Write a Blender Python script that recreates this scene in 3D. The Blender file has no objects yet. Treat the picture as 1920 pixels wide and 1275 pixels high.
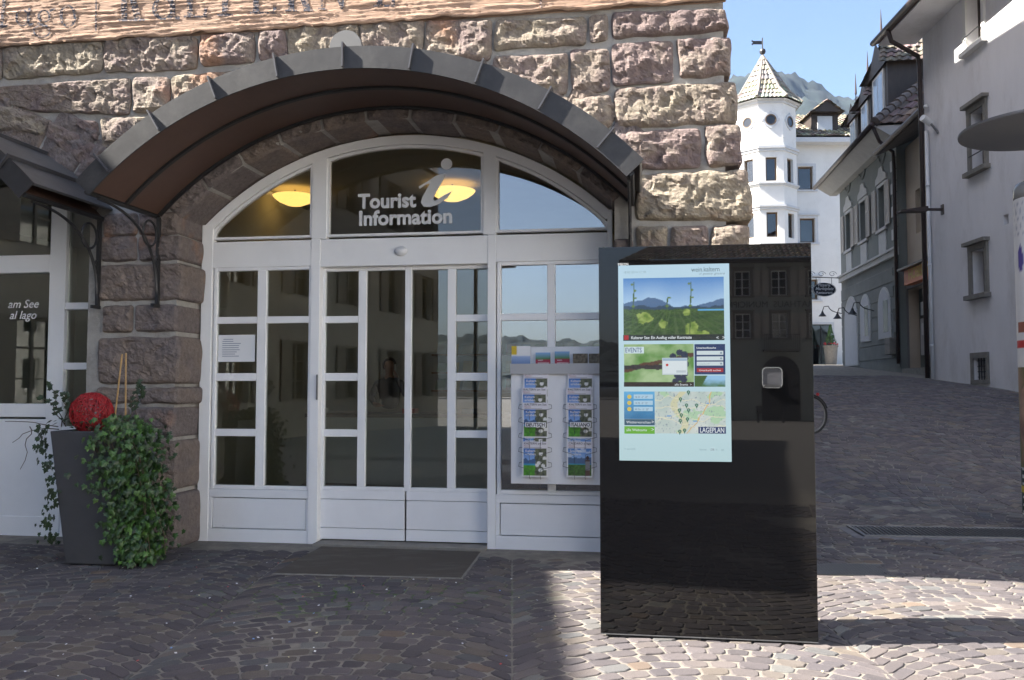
import bpy, bmesh, math, random
from mathutils import Vector, noise

# ------------------------------------------------------------------ camera, sky, sun, exposure
SC = bpy.context.scene
COL = SC.collection
R = math.radians
FPX, CX, CY, EYE = 1600.0, 960.0, 637.5, 1.45          # focal length and image centre of the photograph
PITCH = math.atan(84.5 / FPX)
cam_d = bpy.data.cameras.new('camera'); cam = bpy.data.objects.new('camera', cam_d); COL.objects.link(cam)
cam.location = (0, 0, EYE); cam.rotation_euler = (math.pi / 2 + PITCH, 0, 0)
cam_d.sensor_width = 36; cam_d.lens = FPX / 1920 * 36; cam_d.clip_start = .05; cam_d.clip_end = 6000
SC.camera = cam

SUN_EL, SUN_AZ = R(42.5), R(2.5)                        # the light travels towards +X, a little towards +Y
W = bpy.data.worlds.new('World'); SC.world = W; W.use_nodes = True
nt = W.node_tree; sky = nt.nodes.new('ShaderNodeTexSky'); sky.sky_type = 'NISHITA'; sky.sun_disc = False
sky.sun_elevation = SUN_EL; sky.sun_rotation = math.atan2(-math.cos(SUN_AZ), -math.sin(SUN_AZ)) % (2 * math.pi)
sky.altitude = 400; sky.air_density = 1.0; sky.dust_density = 3.8; sky.ozone_density = 2.6
nt.links.new(sky.outputs[0], nt.nodes['Background'].inputs[0]); nt.nodes['Background'].inputs[1].default_value = 0.060
sd = bpy.data.lights.new('sun', 'SUN'); sd.energy = 5.0; sd.angle = R(.53); sd.color = (1, .95, .87)
sun = bpy.data.objects.new('sun', sd); COL.objects.link(sun); sun.location = (-20, 0, 30)
sun.rotation_euler = Vector((math.cos(SUN_EL) * math.cos(SUN_AZ), math.cos(SUN_EL) * math.sin(SUN_AZ), -math.sin(SUN_EL))).to_track_quat('-Z', 'Y').to_euler()
vs = SC.view_settings; vs.view_transform = 'Standard'; vs.look = 'None'; vs.gamma = 1; vs.exposure = 2.42
SC.cycles.max_bounces = 8; SC.cycles.transparent_max_bounces = 12; SC.cycles.use_denoising = True
SC.cycles.sample_clamp_indirect = 6
random.seed(7)
rnd = random.uniform

# ------------------------------------------------------------------ helpers
Z = Vector((0, 0, 1))
def ray(px, py):
    v = CY - py; return Vector((px - CX, FPX * math.cos(PITCH) - v * math.sin(PITCH), FPX * math.sin(PITCH) + v * math.cos(PITCH)))
EYEV = Vector((0, 0, EYE))
def onY(px, py, y): d = ray(px, py); return EYEV + d * (y / d.y)
def onZ(px, py, z=0): d = ray(px, py); return EYEV + d * ((z - EYE) / d.z)

class Fr:                                                # a wall's own frame: a along it, b out of it, c up
    def __init__(s, o, ang=None, u=None, n=None):
        s.o = Vector(o)
        if u is None: u = (math.cos(ang), math.sin(ang), 0); n = (u[1], -u[0], 0)
        s.u = Vector(u).normalized(); s.n = Vector(n).normalized()
    def p(s, a, b, c): return s.o + s.u * a + s.n * b + Z * c
    def at(s, px, py, b=0.):                              # the point of the plane b seen at a pixel of the photograph
        d = ray(px, py); t = (s.o + s.n * b - EYEV).dot(s.n) / d.dot(s.n); q = EYEV + d * t - s.o
        return q.dot(s.u), q.z
    def sh(s, a=0, b=0, c=0): return Fr(s.p(a, b, c), u=s.u, n=s.n)
WF = Fr((0, 0, 0), u=(1, 0, 0), n=(0, -1, 0))

ORG = {}
def tag(o, label=None, cat=None, group=None, kind=None):
    if label: o['label'] = label
    if cat: o['category'] = cat
    if group: o['group'] = group
    if kind: o['kind'] = kind
    return o
def thing(name, label, cat, loc, group=None):
    o = bpy.data.objects.new(name, None); COL.objects.link(o); o.location = loc; o.empty_display_size = .1
    ORG[o] = Vector(loc); return tag(o, label, cat, group)

class MB:
    def __init__(s): s.v = []; s.f = []; s.c = []; s.uvc = False
    def add(s, vs, fs, col=None):
        k = len(s.v); s.v += [Vector(x) for x in vs]; s.f += [tuple(i + k for i in f) for f in fs]
        s.c += [col or (1, 1, 1)] * len(vs); return s
    def box(s, fr, a0, a1, b0, b1, c0, c1, col=None):
        return s.add([fr.p(a, b, c) for c in (c0, c1) for b in (b0, b1) for a in (a0, a1)],
              [(0, 1, 3, 2), (4, 6, 7, 5), (0, 4, 5, 1), (2, 3, 7, 6), (0, 2, 6, 4), (1, 5, 7, 3)], col)
    def hexa(s, pts): return s.add(pts, [(0, 1, 3, 2), (4, 6, 7, 5), (0, 4, 5, 1), (2, 3, 7, 6), (0, 2, 6, 4), (1, 5, 7, 3)])
    def prism(s, fr, pts, b0, b1, col=None):
        n = len(pts)
        return s.add([fr.p(a, b0, c) for a, c in pts] + [fr.p(a, b1, c) for a, c in pts],
              [tuple(range(n)), tuple(range(2 * n - 1, n - 1, -1))] + [(i, i + n, (i + 1) % n + n, (i + 1) % n) for i in range(n)], col)
    def poly(s, fr, pts, b, col=None): return s.add([fr.p(a, b, c) for a, c in pts], [tuple(range(len(pts)))], col)
    def ring(s, fr, ca, cc, r0, r1, t0, t1, n, b0, b1):
        vs = []; fs = []
        for i in range(n + 1):
            t = t0 + (t1 - t0) * i / n
            for r, b in ((r0, b0), (r1, b0), (r1, b1), (r0, b1)): vs.append(fr.p(ca + r * math.sin(t), b, cc + r * math.cos(t)))
        for i in range(n):
            for k in range(4): fs.append((4 * i + k, 4 * i + (k + 1) % 4, 4 * i + 4 + (k + 1) % 4, 4 * i + 4 + k))
        full = abs(abs(t1 - t0) - 2 * math.pi) < 1e-6
        if not full: fs += [(0, 1, 2, 3), (4 * n + 3, 4 * n + 2, 4 * n + 1, 4 * n)]
        return s.add(vs, fs)
    def tube(s, pts, r, n=8, closed=False, col=None):
        pts = [Vector(p) for p in pts]; m = len(pts); vs = []; fs = []; side = None
        for i, p in enumerate(pts):
            d = (pts[(i + 1) % m] - pts[i - 1]) if closed else (pts[min(i + 1, m - 1)] - pts[max(i - 1, 0)])
            d.normalize()
            if side is None: side = d.cross(Z if abs(d.z) < .9 else Vector((1, 0, 0)))
            side = (side - d * side.dot(d)); side.normalize(); up = d.cross(side)
            rr = r[i] if isinstance(r, (list, tuple)) else r
            for k in range(n): t = 2 * math.pi * k / n; vs.append(p + (side * math.cos(t) + up * math.sin(t)) * rr)
        for i in range(m if closed else m - 1):
            j = (i + 1) % m
            for k in range(n): fs.append((i * n + k, i * n + (k + 1) % n, j * n + (k + 1) % n, j * n + k))
        if not closed: fs += [tuple(range(n)), tuple(range(m * n - 1, m * n - n - 1, -1))]
        return s.add(vs, fs, col)
    def lathe(s, o, prof, n=24, sx=1, sy=1):
        o = Vector(o); vs = []; fs = []; m = len(prof)
        for r, z in prof:
            for k in range(n): t = 2 * math.pi * k / n; vs.append(o + Vector((r * math.cos(t) * sx, r * math.sin(t) * sy, z)))
        for i in range(m - 1):
            for k in range(n): fs.append((i * n + k, i * n + (k + 1) % n, (i + 1) * n + (k + 1) % n, (i + 1) * n + k))
        fs += [tuple(range(n - 1, -1, -1)), tuple(range((m - 1) * n, m * n))]
        return s.add(vs, fs)
    def build(s, name, mat, parent=None, label=None, cat=None, group=None, kind=None, smooth=False, bevel=0, recalc=True, colors=False, seg=1):
        if not s.v: return None
        lo = Vector((min(v.x for v in s.v), min(v.y for v in s.v), min(v.z for v in s.v)))
        hi = Vector((max(v.x for v in s.v), max(v.y for v in s.v), max(v.z for v in s.v)))
        o0 = Vector(((lo.x + hi.x) / 2, (lo.y + hi.y) / 2, lo.z))
        me = bpy.data.meshes.new(name); me.from_pydata([v - o0 for v in s.v], [], s.f)
        if colors:
            at = me.color_attributes.new('Col', 'FLOAT_COLOR', 'POINT')
            at.data.foreach_set('color', [x for c in s.c for x in (c[0], c[1], c[2], 1)])
        if recalc:
            bm = bmesh.new(); bm.from_mesh(me); bmesh.ops.recalc_face_normals(bm, faces=bm.faces); bm.to_mesh(me); bm.free()
        if smooth: me.polygons.foreach_set('use_smooth', [True] * len(me.polygons))
        me.materials.append(mat); me.update()
        o = bpy.data.objects.new(name, me); COL.objects.link(o); ORG[o] = o0
        if parent: o.parent = parent; o.location = o0 - ORG[parent]
        else: o.location = o0
        if bevel:
            bv = o.modifiers.new('bevel', 'BEVEL'); bv.width = bevel; bv.segments = seg; bv.limit_method = 'ANGLE'; bv.angle_limit = R(40)
        return tag(o, label, cat, group, kind)

def copy_at(o, dv, parent=None):                          # a copy moved by dv; its parts come along
    c = o.copy(); COL.objects.link(c)
    if parent is None: c.location = o.location + dv
    else: c.parent = parent
    ORG[c] = ORG[o] + dv
    for ch in list(o.children): copy_at(ch, dv, c)
    return c

# ------------------------------------------------------------------ materials
def nodes(name):
    m = bpy.data.materials.new(name); m.use_nodes = True; n = m.node_tree
    return m, n, n.nodes['Principled BSDF'], n.nodes.new, n.links.new
def mixc(n, fac, a, b, typ='MIX'):
    x = n.nodes.new('ShaderNodeMix'); x.data_type = 'RGBA'; x.blend_type = typ
    for i, v in ((0, fac), (6, a), (7, b)):
        if hasattr(v, 'links'): n.links.new(v, x.inputs[i])
        elif i == 0: x.inputs[0].default_value = v
        else: x.inputs[i].default_value = (*v, 1)
    return x.outputs[2]
def nz(n, scale, detail=4, rough=.6, vec=None, dist=0):
    t = n.nodes.new('ShaderNodeTexNoise'); t.inputs['Scale'].default_value = scale; t.inputs['Detail'].default_value = detail
    t.inputs['Roughness'].default_value = rough; t.inputs['Distortion'].default_value = dist
    if vec is not None: n.links.new(vec, t.inputs['Vector'])
    return t.outputs['Fac']
def ramp(n, src, lo, hi):
    t = n.nodes.new('ShaderNodeMapRange'); n.links.new(src, t.inputs[0]); t.inputs[1].default_value = lo; t.inputs[2].default_value = hi; t.clamp = True
    return t.outputs[0]
def objco(n, scale=None):
    t = n.nodes.new('ShaderNodeTexCoord'); o = t.outputs['Object']
    if scale:
        m = n.nodes.new('ShaderNodeMapping'); m.inputs['Scale'].default_value = scale; n.links.new(o, m.inputs[0]); o = m.outputs[0]
    return o
def worldpos(n, scale=None):
    t = n.nodes.new('ShaderNodeNewGeometry'); o = t.outputs['Position']
    if scale:
        m = n.nodes.new('ShaderNodeMapping'); m.inputs['Scale'].default_value = scale; n.links.new(o, m.inputs[0]); o = m.outputs[0]
    return o
def bump(n, bs, src, strength=.3, dist=.01):
    b = n.nodes.new('ShaderNodeBump'); b.inputs['Strength'].default_value = strength; b.inputs['Distance'].default_value = dist
    n.links.new(src, b.inputs['Height']); n.links.new(b.outputs[0], bs.inputs['Normal'])
def M(name, col, rough=.7, var=.12, scale=6, bmp=0, bscale=60, metal=0, spec=.5, col2=None, scl=None, dirt=None):
    m, n, bs, new, ln = nodes(name); co = worldpos(n, scl)
    f = ramp(n, nz(n, scale, 6, .65, co), .3, .7)
    c1 = tuple(x * (1 - var) for x in col); c2 = col2 or tuple(min(1, x * (1 + var)) for x in col)
    c = mixc(n, f, c1, c2)
    if dirt: c = mixc(n, ramp(n, nz(n, dirt[1], 8, .75, co), dirt[2], dirt[3]), c, dirt[0])
    ln(c, bs.inputs['Base Color']); bs.inputs['Roughness'].default_value = rough; bs.inputs['Metallic'].default_value = metal
    bs.inputs['Specular IOR Level'].default_value = spec
    if bmp: bump(n, bs, nz(n, bscale, 6, .7, co), bmp, .01)
    return m
def glass(name, refl=.10, mul=1.6, tint=(1, 1, 1), rough=0.0):
    m, n, bs, new, ln = nodes(name); n.nodes.remove(bs)
    tr = new('ShaderNodeBsdfTransparent'); tr.inputs[0].default_value = (*tint, 1)
    gl = new('ShaderNodeBsdfGlossy'); gl.inputs['Roughness'].default_value = rough
    fr = new('ShaderNodeFresnel'); fr.inputs[0].default_value = 1.5
    ma = new('ShaderNodeMath'); ma.operation = 'MULTIPLY_ADD'; ma.use_clamp = True; ln(fr.outputs[0], ma.inputs[0]); ma.inputs[1].default_value = mul; ma.inputs[2].default_value = refl
    mx = new('ShaderNodeMixShader'); ln(ma.outputs[0], mx.inputs[0]); ln(tr.outputs[0], mx.inputs[1]); ln(gl.outputs[0], mx.inputs[2])
    ln(mx.outputs[0], n.nodes['Material Output'].inputs[0]); return m
def emit(name, col, st):
    m, n, bs, new, ln = nodes(name); bs.inputs['Base Color'].default_value = (*col, 1)
    bs.inputs['Emission Color'].default_value = (*col, 1); bs.inputs['Emission Strength'].default_value = st; return m
def printed(name, em=0, rough=.5):
    m, n, bs, new, ln = nodes(name); at = new('ShaderNodeVertexColor'); at.layer_name = 'Col'; bs.inputs['Roughness'].default_value = rough
    if em:
        bs.inputs['Base Color'].default_value = (.01, .01, .01, 1); ln(at.outputs[0], bs.inputs['Emission Color']); bs.inputs['Emission Strength'].default_value = em
    else: ln(at.outputs[0], bs.inputs['Base Color'])
    return m
def stonemat(name, purple, olive, mort, lo, hi):
    m, n, bs, new, ln = nodes(name); oi = new('ShaderNodeObjectInfo'); co = worldpos(n)
    f1 = nz(n, 3.2, 5, .6, co, .6); ad = new('ShaderNodeMath'); ad.operation = 'MULTIPLY_ADD'; ln(oi.outputs['Random'], ad.inputs[0]); ad.inputs[1].default_value = .42; ln(f1, ad.inputs[2])
    c = mixc(n, ramp(n, ad.outputs[0], lo, hi), purple, olive)
    c = mixc(n, ramp(n, nz(n, 1.3, 4, .6, co), .60, .72), c, (.30, .17, .11))
    c = mixc(n, ramp(n, nz(n, 22, 8, .8, co), .25, .75), mixc(n, 1, c, (.5, .5, .52), 'MULTIPLY'), mixc(n, 1, c, (1.35, 1.33, 1.3), 'MULTIPLY'))
    c = mixc(n, ramp(n, nz(n, 140, 3, .8, co), .62, .75), c, mort)
    ln(c, bs.inputs['Base Color']); bs.inputs['Roughness'].default_value = .9; bs.inputs['Specular IOR Level'].default_value = .25
    vo = new('ShaderNodeTexVoronoi'); vo.inputs['Scale'].default_value = 30; vo.inputs['Detail'].default_value = 2
    wv = new('ShaderNodeVectorMath'); wv.operation = 'MULTIPLY_ADD'; nn_ = new('ShaderNodeTexNoise'); nn_.inputs['Scale'].default_value = 14; nn_.inputs['Detail'].default_value = 5; ln(co, nn_.inputs['Vector'])
    ln(nn_.outputs['Color'], wv.inputs[0]); wv.inputs[1].default_value = (.05, .05, .05); ln(co, wv.inputs[2]); ln(wv.outputs[0], vo.inputs['Vector'])
    sm = new('ShaderNodeMath'); sm.operation = 'MULTIPLY_ADD'; ln(vo.outputs['Distance'], sm.inputs[0]); sm.inputs[1].default_value = .55; ln(nz(n, 45, 12, .85, co), sm.inputs[2])
    bump(n, bs, sm.outputs[0], .75, .018); return m
def colmat(name, var=.25, rough=.9, bscale=130):                         # colour per piece from the mesh, fine grain from noise
    m, n, bs, new, ln = nodes(name); at = new('ShaderNodeVertexColor'); at.layer_name = 'Col'; co = worldpos(n)
    f = nz(n, bscale, 6, .75, co)
    c = mixc(n, ramp(n, f, .3, .7), mixc(n, 1, at.outputs[0], (1 - var,) * 3, 'MULTIPLY'), mixc(n, 1, at.outputs[0], (1 + var,) * 3, 'MULTIPLY'))
    c = mixc(n, ramp(n, nz(n, 1.1, 6, .7, co), .45, .75), c, mixc(n, 1, c, (1.25, 1.2, 1.1), 'MULTIPLY'))
    ln(c, bs.inputs['Base Color']); bs.inputs['Roughness'].default_value = rough; bs.inputs['Specular IOR Level'].default_value = .18
    bump(n, bs, f, .6, .006); return m

PUR, OLI = (.192, .147, .138), (.275, .238, .182)
m_stone = stonemat('porphyry', PUR, OLI, (.40, .36, .30), .56, .92)
m_stone2 = stonemat('porphyry_warm', (.175, .150, .146), (.235, .188, .155), (.36, .33, .30), .55, .95)
m_mortar = M('mortar', (.33, .315, .29), .95, .15, 9, .7, 90, dirt=((.22, .20, .18), 4, .5, .7))
m_white = M('white_paint', (.80, .80, .80), .45, .03, 3, .05, 30, dirt=((.46, .42, .36), 30, .70, .8))
m_whited = M('door_paint', (.80, .80, .81), .38, .03, 3)
m_zinc = M('zinc', (.030, .029, .030), .5, .25, 4, .25, 6, metal=.1, dirt=((.06, .058, .056), 2.5, .5, .75))
m_zinctop = M('zinc_sheet', (.115, .118, .122), .42, .2, 3, .2, 8, metal=.35)
m_zincseam = M('zinc_seam', (.07, .07, .078), .5, .1, 5, metal=.2)
m_brown = M('brown_sheet', (.075, .040, .028), .55, .12, 4)
m_iron = M('wrought_iron', (.022, .022, .024), .5, .2, 20, .2, 80)
m_black = M('black_matte', (.012, .012, .013), .6, .1)
m_glass = glass('window_glass', .045, 1.45, (.90, .93, .90))
m_glassrefl = glass('boosted_reflection_glass', .26, 1.9, (.8, .84, .84))  # window glass copy, reflection raised so right-hand panes show a bright sky
m_glassfar = glass('far_window_glass', .05, 1.3, (.5, .55, .6))
m_pot = M('planter_grey', (.052, .052, .056), .6, .1, 6, .1, 200)
m_red = M('red_wicker', (.30, .010, .014), .5, .35, 30)
m_print = printed('printed_paper')
m_paper = M('paper_white', (.72, .73, .74), .6, .02)
m_ink = M('black_ink', (.02, .02, .025), .7, .1)
m_cob = colmat('cobble_stone')
m_wplaster = M('white_plaster', (.74, .73, .70), .9, .05, 1.2, .15, 40, dirt=((.55, .53, .49), 1.0, .55, .85))
m_gplaster = M('lavender_grey_plaster', (.73, .715, .72), .92, .06, .9, .3, 30, dirt=((.50, .475, .45), .7, .48, .8), scl=(1, 1, .4))
m_brownpaint = M('brown_metal', (.045, .030, .028), .45, .1, 8)
m_darkwood = M('dark_wood', (.045, .033, .026), .6, .25, 14, .2, 60, scl=(1, 1, .15))
m_stonetrim = M('grey_stone_trim', (.21, .195, .17), .85, .2, 8, .4, 70)
# ------------------------------------------------------------------ ground
GP = [(-400, -6), (-60, -1.1), (-8, 0), (9.4, 0), (10.8, .18), (13, .60), (17.2, 1.33), (21.5, 1.62), (26, 1.83), (33.6, 2.23), (48, 2.6), (80, 3.0), (400, 6), (3000, 6)]
def gz0(y):
    for (y0, z0), (y1, z1) in zip(GP, GP[1:]):
        if y <= y1: return z0 + (z1 - z0) * (y - y0) / (y1 - y0)
    return GP[-1][1]
def gz(y): return (gz0(y - .8) + gz0(y - .4) + gz0(y) + gz0(y + .4) + gz0(y + .8)) / 5 if -10 < y < 60 else gz0(y)
ALPHA = R(8.4)
F = Fr(onZ(744, 1023), -ALPHA)                           # plane of the white entrance front: a right, b towards the square, c up
F.n = Vector((-math.sin(ALPHA), -math.cos(ALPHA), 0))
WB = .42                                                  # the stone wall stands this far in front of it
A_C = F.at(1366, 200, WB)[0]                              # building corner at the alley
def fab(x, y): q = Vector((x, y, 0)) - F.o; return q.dot(F.u), q.dot(F.n)

ys = [-3000, -900, -300, -120, -60, -30, -12, -8] + [-6 + .5 * i for i in range(133)] + [64, 80, 120, 250, 400, 900, 3000]
xs = [-3000, -800, -200, -60, -25, -10, -4, 0, 4, 10, 25, 60, 200, 800, 3000]
g = MB(); g.add([(x, y, gz(y) - .0065) for y in ys for x in xs], [(j * len(xs) + i, j * len(xs) + i + 1, (j + 1) * len(xs) + i + 1, (j + 1) * len(xs) + i) for j in range(len(ys) - 1) for i in range(len(xs) - 1)])
mj, n, bs, new, ln = nodes('joint_sand'); co = worldpos(n)
c = mixc(n, ramp(n, nz(n, 5, 8, .7, co), .35, .65), (.13, .116, .10), (.25, .225, .19))
sx = new('ShaderNodeSeparateXYZ'); ln(co, sx.inputs[0])
def band(out, c0, w):
    s = new('ShaderNodeMath'); s.operation = 'SUBTRACT'; ln(out, s.inputs[0]); s.inputs[1].default_value = c0
    a = new('ShaderNodeMath'); a.operation = 'ABSOLUTE'; ln(s.outputs[0], a.inputs[0]); return ramp(n, a.outputs[0], w, w * .55)
mu = new('ShaderNodeMath'); mu.operation = 'MULTIPLY'; ln(band(sx.outputs[0], -1.1, 1.5), mu.inputs[0]); ln(band(sx.outputs[1], 5.95, .65), mu.inputs[1])
m2 = new('ShaderNodeMath'); m2.operation = 'MULTIPLY'; ln(mu.outputs[0], m2.inputs[0]); ln(ramp(n, nz(n, 7, 5, .7, co), .42, .56), m2.inputs[1])
c = mixc(n, m2.outputs[0], c, (.045, .085, .015)); c = mixc(n, ramp(n, sx.outputs[1], -1.2, -3.0), c, (.125, .115, .105))
ln(c, bs.inputs['Base Color']); bs.inputs['Roughness'].default_value = .95; bump(n, bs, nz(n, 150, 6, .8, co), .6, .01)
pavement = g.build('pavement', mj, kind='structure', recalc=False, smooth=True)

# grating, manhole: holes in the cobbles
gr = [onZ(*p) for p in ((1598, 988), (1919, 993), (1919, 1013), (1617, 1008))]
gu = (gr[1] - gr[0]).normalized(); GRF = Fr(gr[0], u=gu, n=(gu.y, -gu.x, 0)); G_W = .52; G_L = 2.6
mh = onZ(1585, 1067); MHF = Fr(mh, -ALPHA)
def blocked(x, y):
    a, b = fab(x, y)
    if b < .40 and a < A_C + .02 and -30 < b: return True
    q = Vector((x, y, 0)) - GRF.o; ga, gb = q.dot(GRF.u), q.dot(GRF.n)
    if -.16 < ga < G_L + .16 and -.14 < gb < G_W + .14: return True
    q = Vector((x, y, 0)) - MHF.o
    if abs(q.dot(MHF.u)) < .33 and abs(q.dot(MHF.n)) < .23: return True
    return False

BANDW, RAD = 1.9, 1.25
def arc(x): k = math.floor(x / BANDW); t = x - (k + .5) * BANDW; return math.sqrt(RAD * RAD - t * t) - RAD
COLS = [((.140, .124, .128), 12), ((.120, .108, .114), 9), ((.160, .140, .137), 7), ((.140, .138, .140), 3), ((.175, .150, .130), 1.2), ((.170, .148, .132), 2.5), ((.20, .155, .125), .25), ((.20, .195, .185), 1.0)]
def ccol():
    t = rnd(0, sum(w for _, w in COLS))
    for cc, w in COLS:
        t -= w
        if t <= 0: break
    k = rnd(.86, 1.14) * .70; return tuple(x * k for x in cc)
SH = .112
cobs = []
def gen(y0, y1, xlim, detail):
    b0_, b1_ = int(math.floor(xlim[0] / BANDW)), int(math.floor(xlim[1] / BANDW)); k0, k1 = int(y0 / SH) - 3, int(y1 / SH) + 8; hb = BANDW / 2
    def ay(k, t, xc): return k * SH + math.sqrt(RAD * RAD - t * t) - RAD + .016 * noise.noise((xc + t, k * SH * .9, 2)) + .010 * noise.noise(((xc + t) * 5, k * 1.3, 6))
    for bi in range(b0_, b1_ + 1):
        xc = (bi + .5) * BANDW
        for k in range(k0, k1):
            rr = random.Random(bi * 7919 + k * 104729); t = -hb; ts = [-hb]
            while t < hb - .17: t += rr.uniform(.095, .165); ts.append(t)
            ts.append(hb)
            for ta, tb in zip(ts, ts[1:]):
                def tilt(t): return t / math.sqrt(RAD * RAD - t * t) * SH * (1 - (abs(t) / hb) ** 6)
                la, ua, lb_, ub = ta - tilt(ta) / 2, ta + tilt(ta) / 2, tb - tilt(tb) / 2, tb + tilt(tb) / 2
                q = [(xc + max(-hb, min(hb, v)), ay(kk, max(-hb, min(hb, v)), xc)) for v, kk in ((la, k), (lb_, k), (ub, k + 1), (ua, k + 1))]
                cx = sum(p[0] for p in q) / 4; cy = sum(p[1] for p in q) / 4
                if cy < y0 or cy >= y1 or not xlim[0] <= cx <= xlim[1]: continue
                if cy > 0 and abs(cx) > .66 * cy + 1.2: continue
                if blocked(cx, cy): continue
                if cy > 9 and cx > 10.2 + (cy - 19) * .056: continue
                cobs.append((cx, cy, q, detail))
gen(-1.0, 9.2, (-6.5, 7.5), 1); gen(9.2, 23.5, (1.0, 11.8), 0)
def cobble(mb, cx, cy, q, detail):
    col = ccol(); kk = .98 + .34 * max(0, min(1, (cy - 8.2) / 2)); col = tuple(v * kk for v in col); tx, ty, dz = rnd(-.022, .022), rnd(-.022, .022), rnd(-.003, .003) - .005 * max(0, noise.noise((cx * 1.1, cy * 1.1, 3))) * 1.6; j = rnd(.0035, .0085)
    if detail:
        out = []
        for i in range(4):
            p, nx, pv = q[i], q[(i + 1) % 4], q[i - 1]; r = rnd(.12, .26)
            out.append((p[0] + (pv[0] - p[0]) * r, p[1] + (pv[1] - p[1]) * r)); out.append((p[0] + (nx[0] - p[0]) * r * .9, p[1] + (nx[1] - p[1]) * r * .9))
    else: out = list(q)
    m = len(out); vs = []
    for ins, h in ((j, -.035), (j + .001, -.005), (j + .006, 0)):
        for x, y in out:
            dx, dy = cx - x, cy - y; L = math.hypot(dx, dy); x2, y2 = x + dx / L * ins, y + dy / L * ins
            vs.append((x2, y2, gz(y2) + h + dz + (tx * (x2 - cx) + ty * (y2 - cy) if h > -.02 else 0) + (rnd(-.0015, .0015) if h == 0 else 0)))
    fs = [tuple(range(2 * m, 3 * m))] + [(l * m + i, l * m + (i + 1) % m, (l + 1) * m + (i + 1) % m, (l + 1) * m + i) for l in (0, 1) for i in range(m)]
    mb.add(vs, fs, col)
def rank(c):                                              # how large a cobble shows from the square
    x, y = c[0], c[1]
    return -y if y > 2.95 and abs(x) < .6 * y else -1000 - y
cobs.sort(key=rank, reverse=True)
rest = MB()
for k, cdat in enumerate(cobs):
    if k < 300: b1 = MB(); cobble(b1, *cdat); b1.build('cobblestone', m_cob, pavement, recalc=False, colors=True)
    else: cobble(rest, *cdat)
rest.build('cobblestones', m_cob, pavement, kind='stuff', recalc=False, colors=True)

m_grate = M('galvanised_steel', (.16, .16, .165), .5, .2, 10, metal=.6)
t = thing('drain_grate', 'long slotted steel drain grate set across the foot of the alley', 'drain', GRF.p(G_L / 2, G_W / 2, 0))
b = MB(); b.box(GRF, -.02, G_L, -.03, .0, -.1, .012); b.box(GRF, -.02, G_L, G_W, G_W + .03, -.1, .012); b.box(GRF, -.05, -.02, -.03, G_W + .03, -.1, .012); b.build('frame', m_grate, t)
b = MB(); b.box(GRF, -.02, G_L, 0, G_W, -.13, -.004); b.build('channel', m_black, t)
ng = int(G_L / .042)
for i in range(ng):
    b = MB(); x = i * .042; b.hexa([GRF.p(x + e - (.03 if s else 0), G_W if s else 0, zz) for zz in (-.003, .010) for s in (0, 1) for e in (0, .012)]); b.build('bar', m_grate, t, recalc=False)
m_kerb = M('dressed_stone', (.14, .13, .135), .8, .2, 6, .3, 90)
kb = thing('drain_kerb', 'dressed dark stone slabs edging the slotted drain grate', 'kerb', GRF.p(G_L / 2, G_W, 0))
x = -.16
while x < G_L:
    w = rnd(.5, .75)
    for b0, b1 in ((-.14, -.034), (G_W + .034, G_W + .14)): MB().box(GRF, x + .004, min(x + w, G_L + .1) - .004, b0, b1, -.06, .0).build('slab', m_kerb, kb, bevel=.006)
    x += w
MB().box(GRF, -.16, -.056, -.03, G_W + .03, -.06, 0).build('slab', m_kerb, kb, bevel=.006)
t = thing('manhole_cover', 'rectangular chequered iron cover let into the cobbles behind the black kiosk', 'manhole', MHF.o)
MB().box(MHF, -.32, .32, -.22, .22, -.05, .000).build('frame', M('cast_iron', (.05, .048, .046), .6, .2, 20), t)
pl = MB()
for i in range(26):
    for k in range(17):
        x, y = -.30 + .024 * i, -.20 + .025 * k; d = .008 if (i + k) % 2 else -.008
        pl.add([MHF.p(x - .008, y - d, .0015), MHF.p(x, y - .004, .006), MHF.p(x + .008, y + d, .0015), MHF.p(x, y + .004, .006)], [(0, 1, 2, 3)])
pl.build('tread', m_grate, t, recalc=False)

cf = MB(); rg = random.Random(21)                            # paper confetti left between the stones
for i in range(130):
    x, y = rg.gauss(-1.2, 1.6), rg.uniform(3.6, 7.2)
    if blocked(x, y): continue
    w_ = rg.uniform(.003, .007); t_ = rg.uniform(0, 3); d1, d2 = Vector((math.cos(t_), math.sin(t_), .3)) * w_, Vector((-math.sin(t_), math.cos(t_), .1)) * w_; p = Vector((x, y, .006 + rg.uniform(0, .003)))
    cf.add([p - d1 - d2, p + d1 - d2, p + d1 + d2, p - d1 + d2], [(0, 1, 2, 3)], rg.choice([(.7, .7, .7), (.6, .6, .65), (.15, .3, .6), (.5, .05, .05), (.65, .6, .3), (.7, .7, .72)]))
cf.build('confetti', m_print, None, kind='stuff', label='tiny scraps of paper confetti lying between the cobbles', cat='confetti', recalc=False, colors=True)
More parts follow.
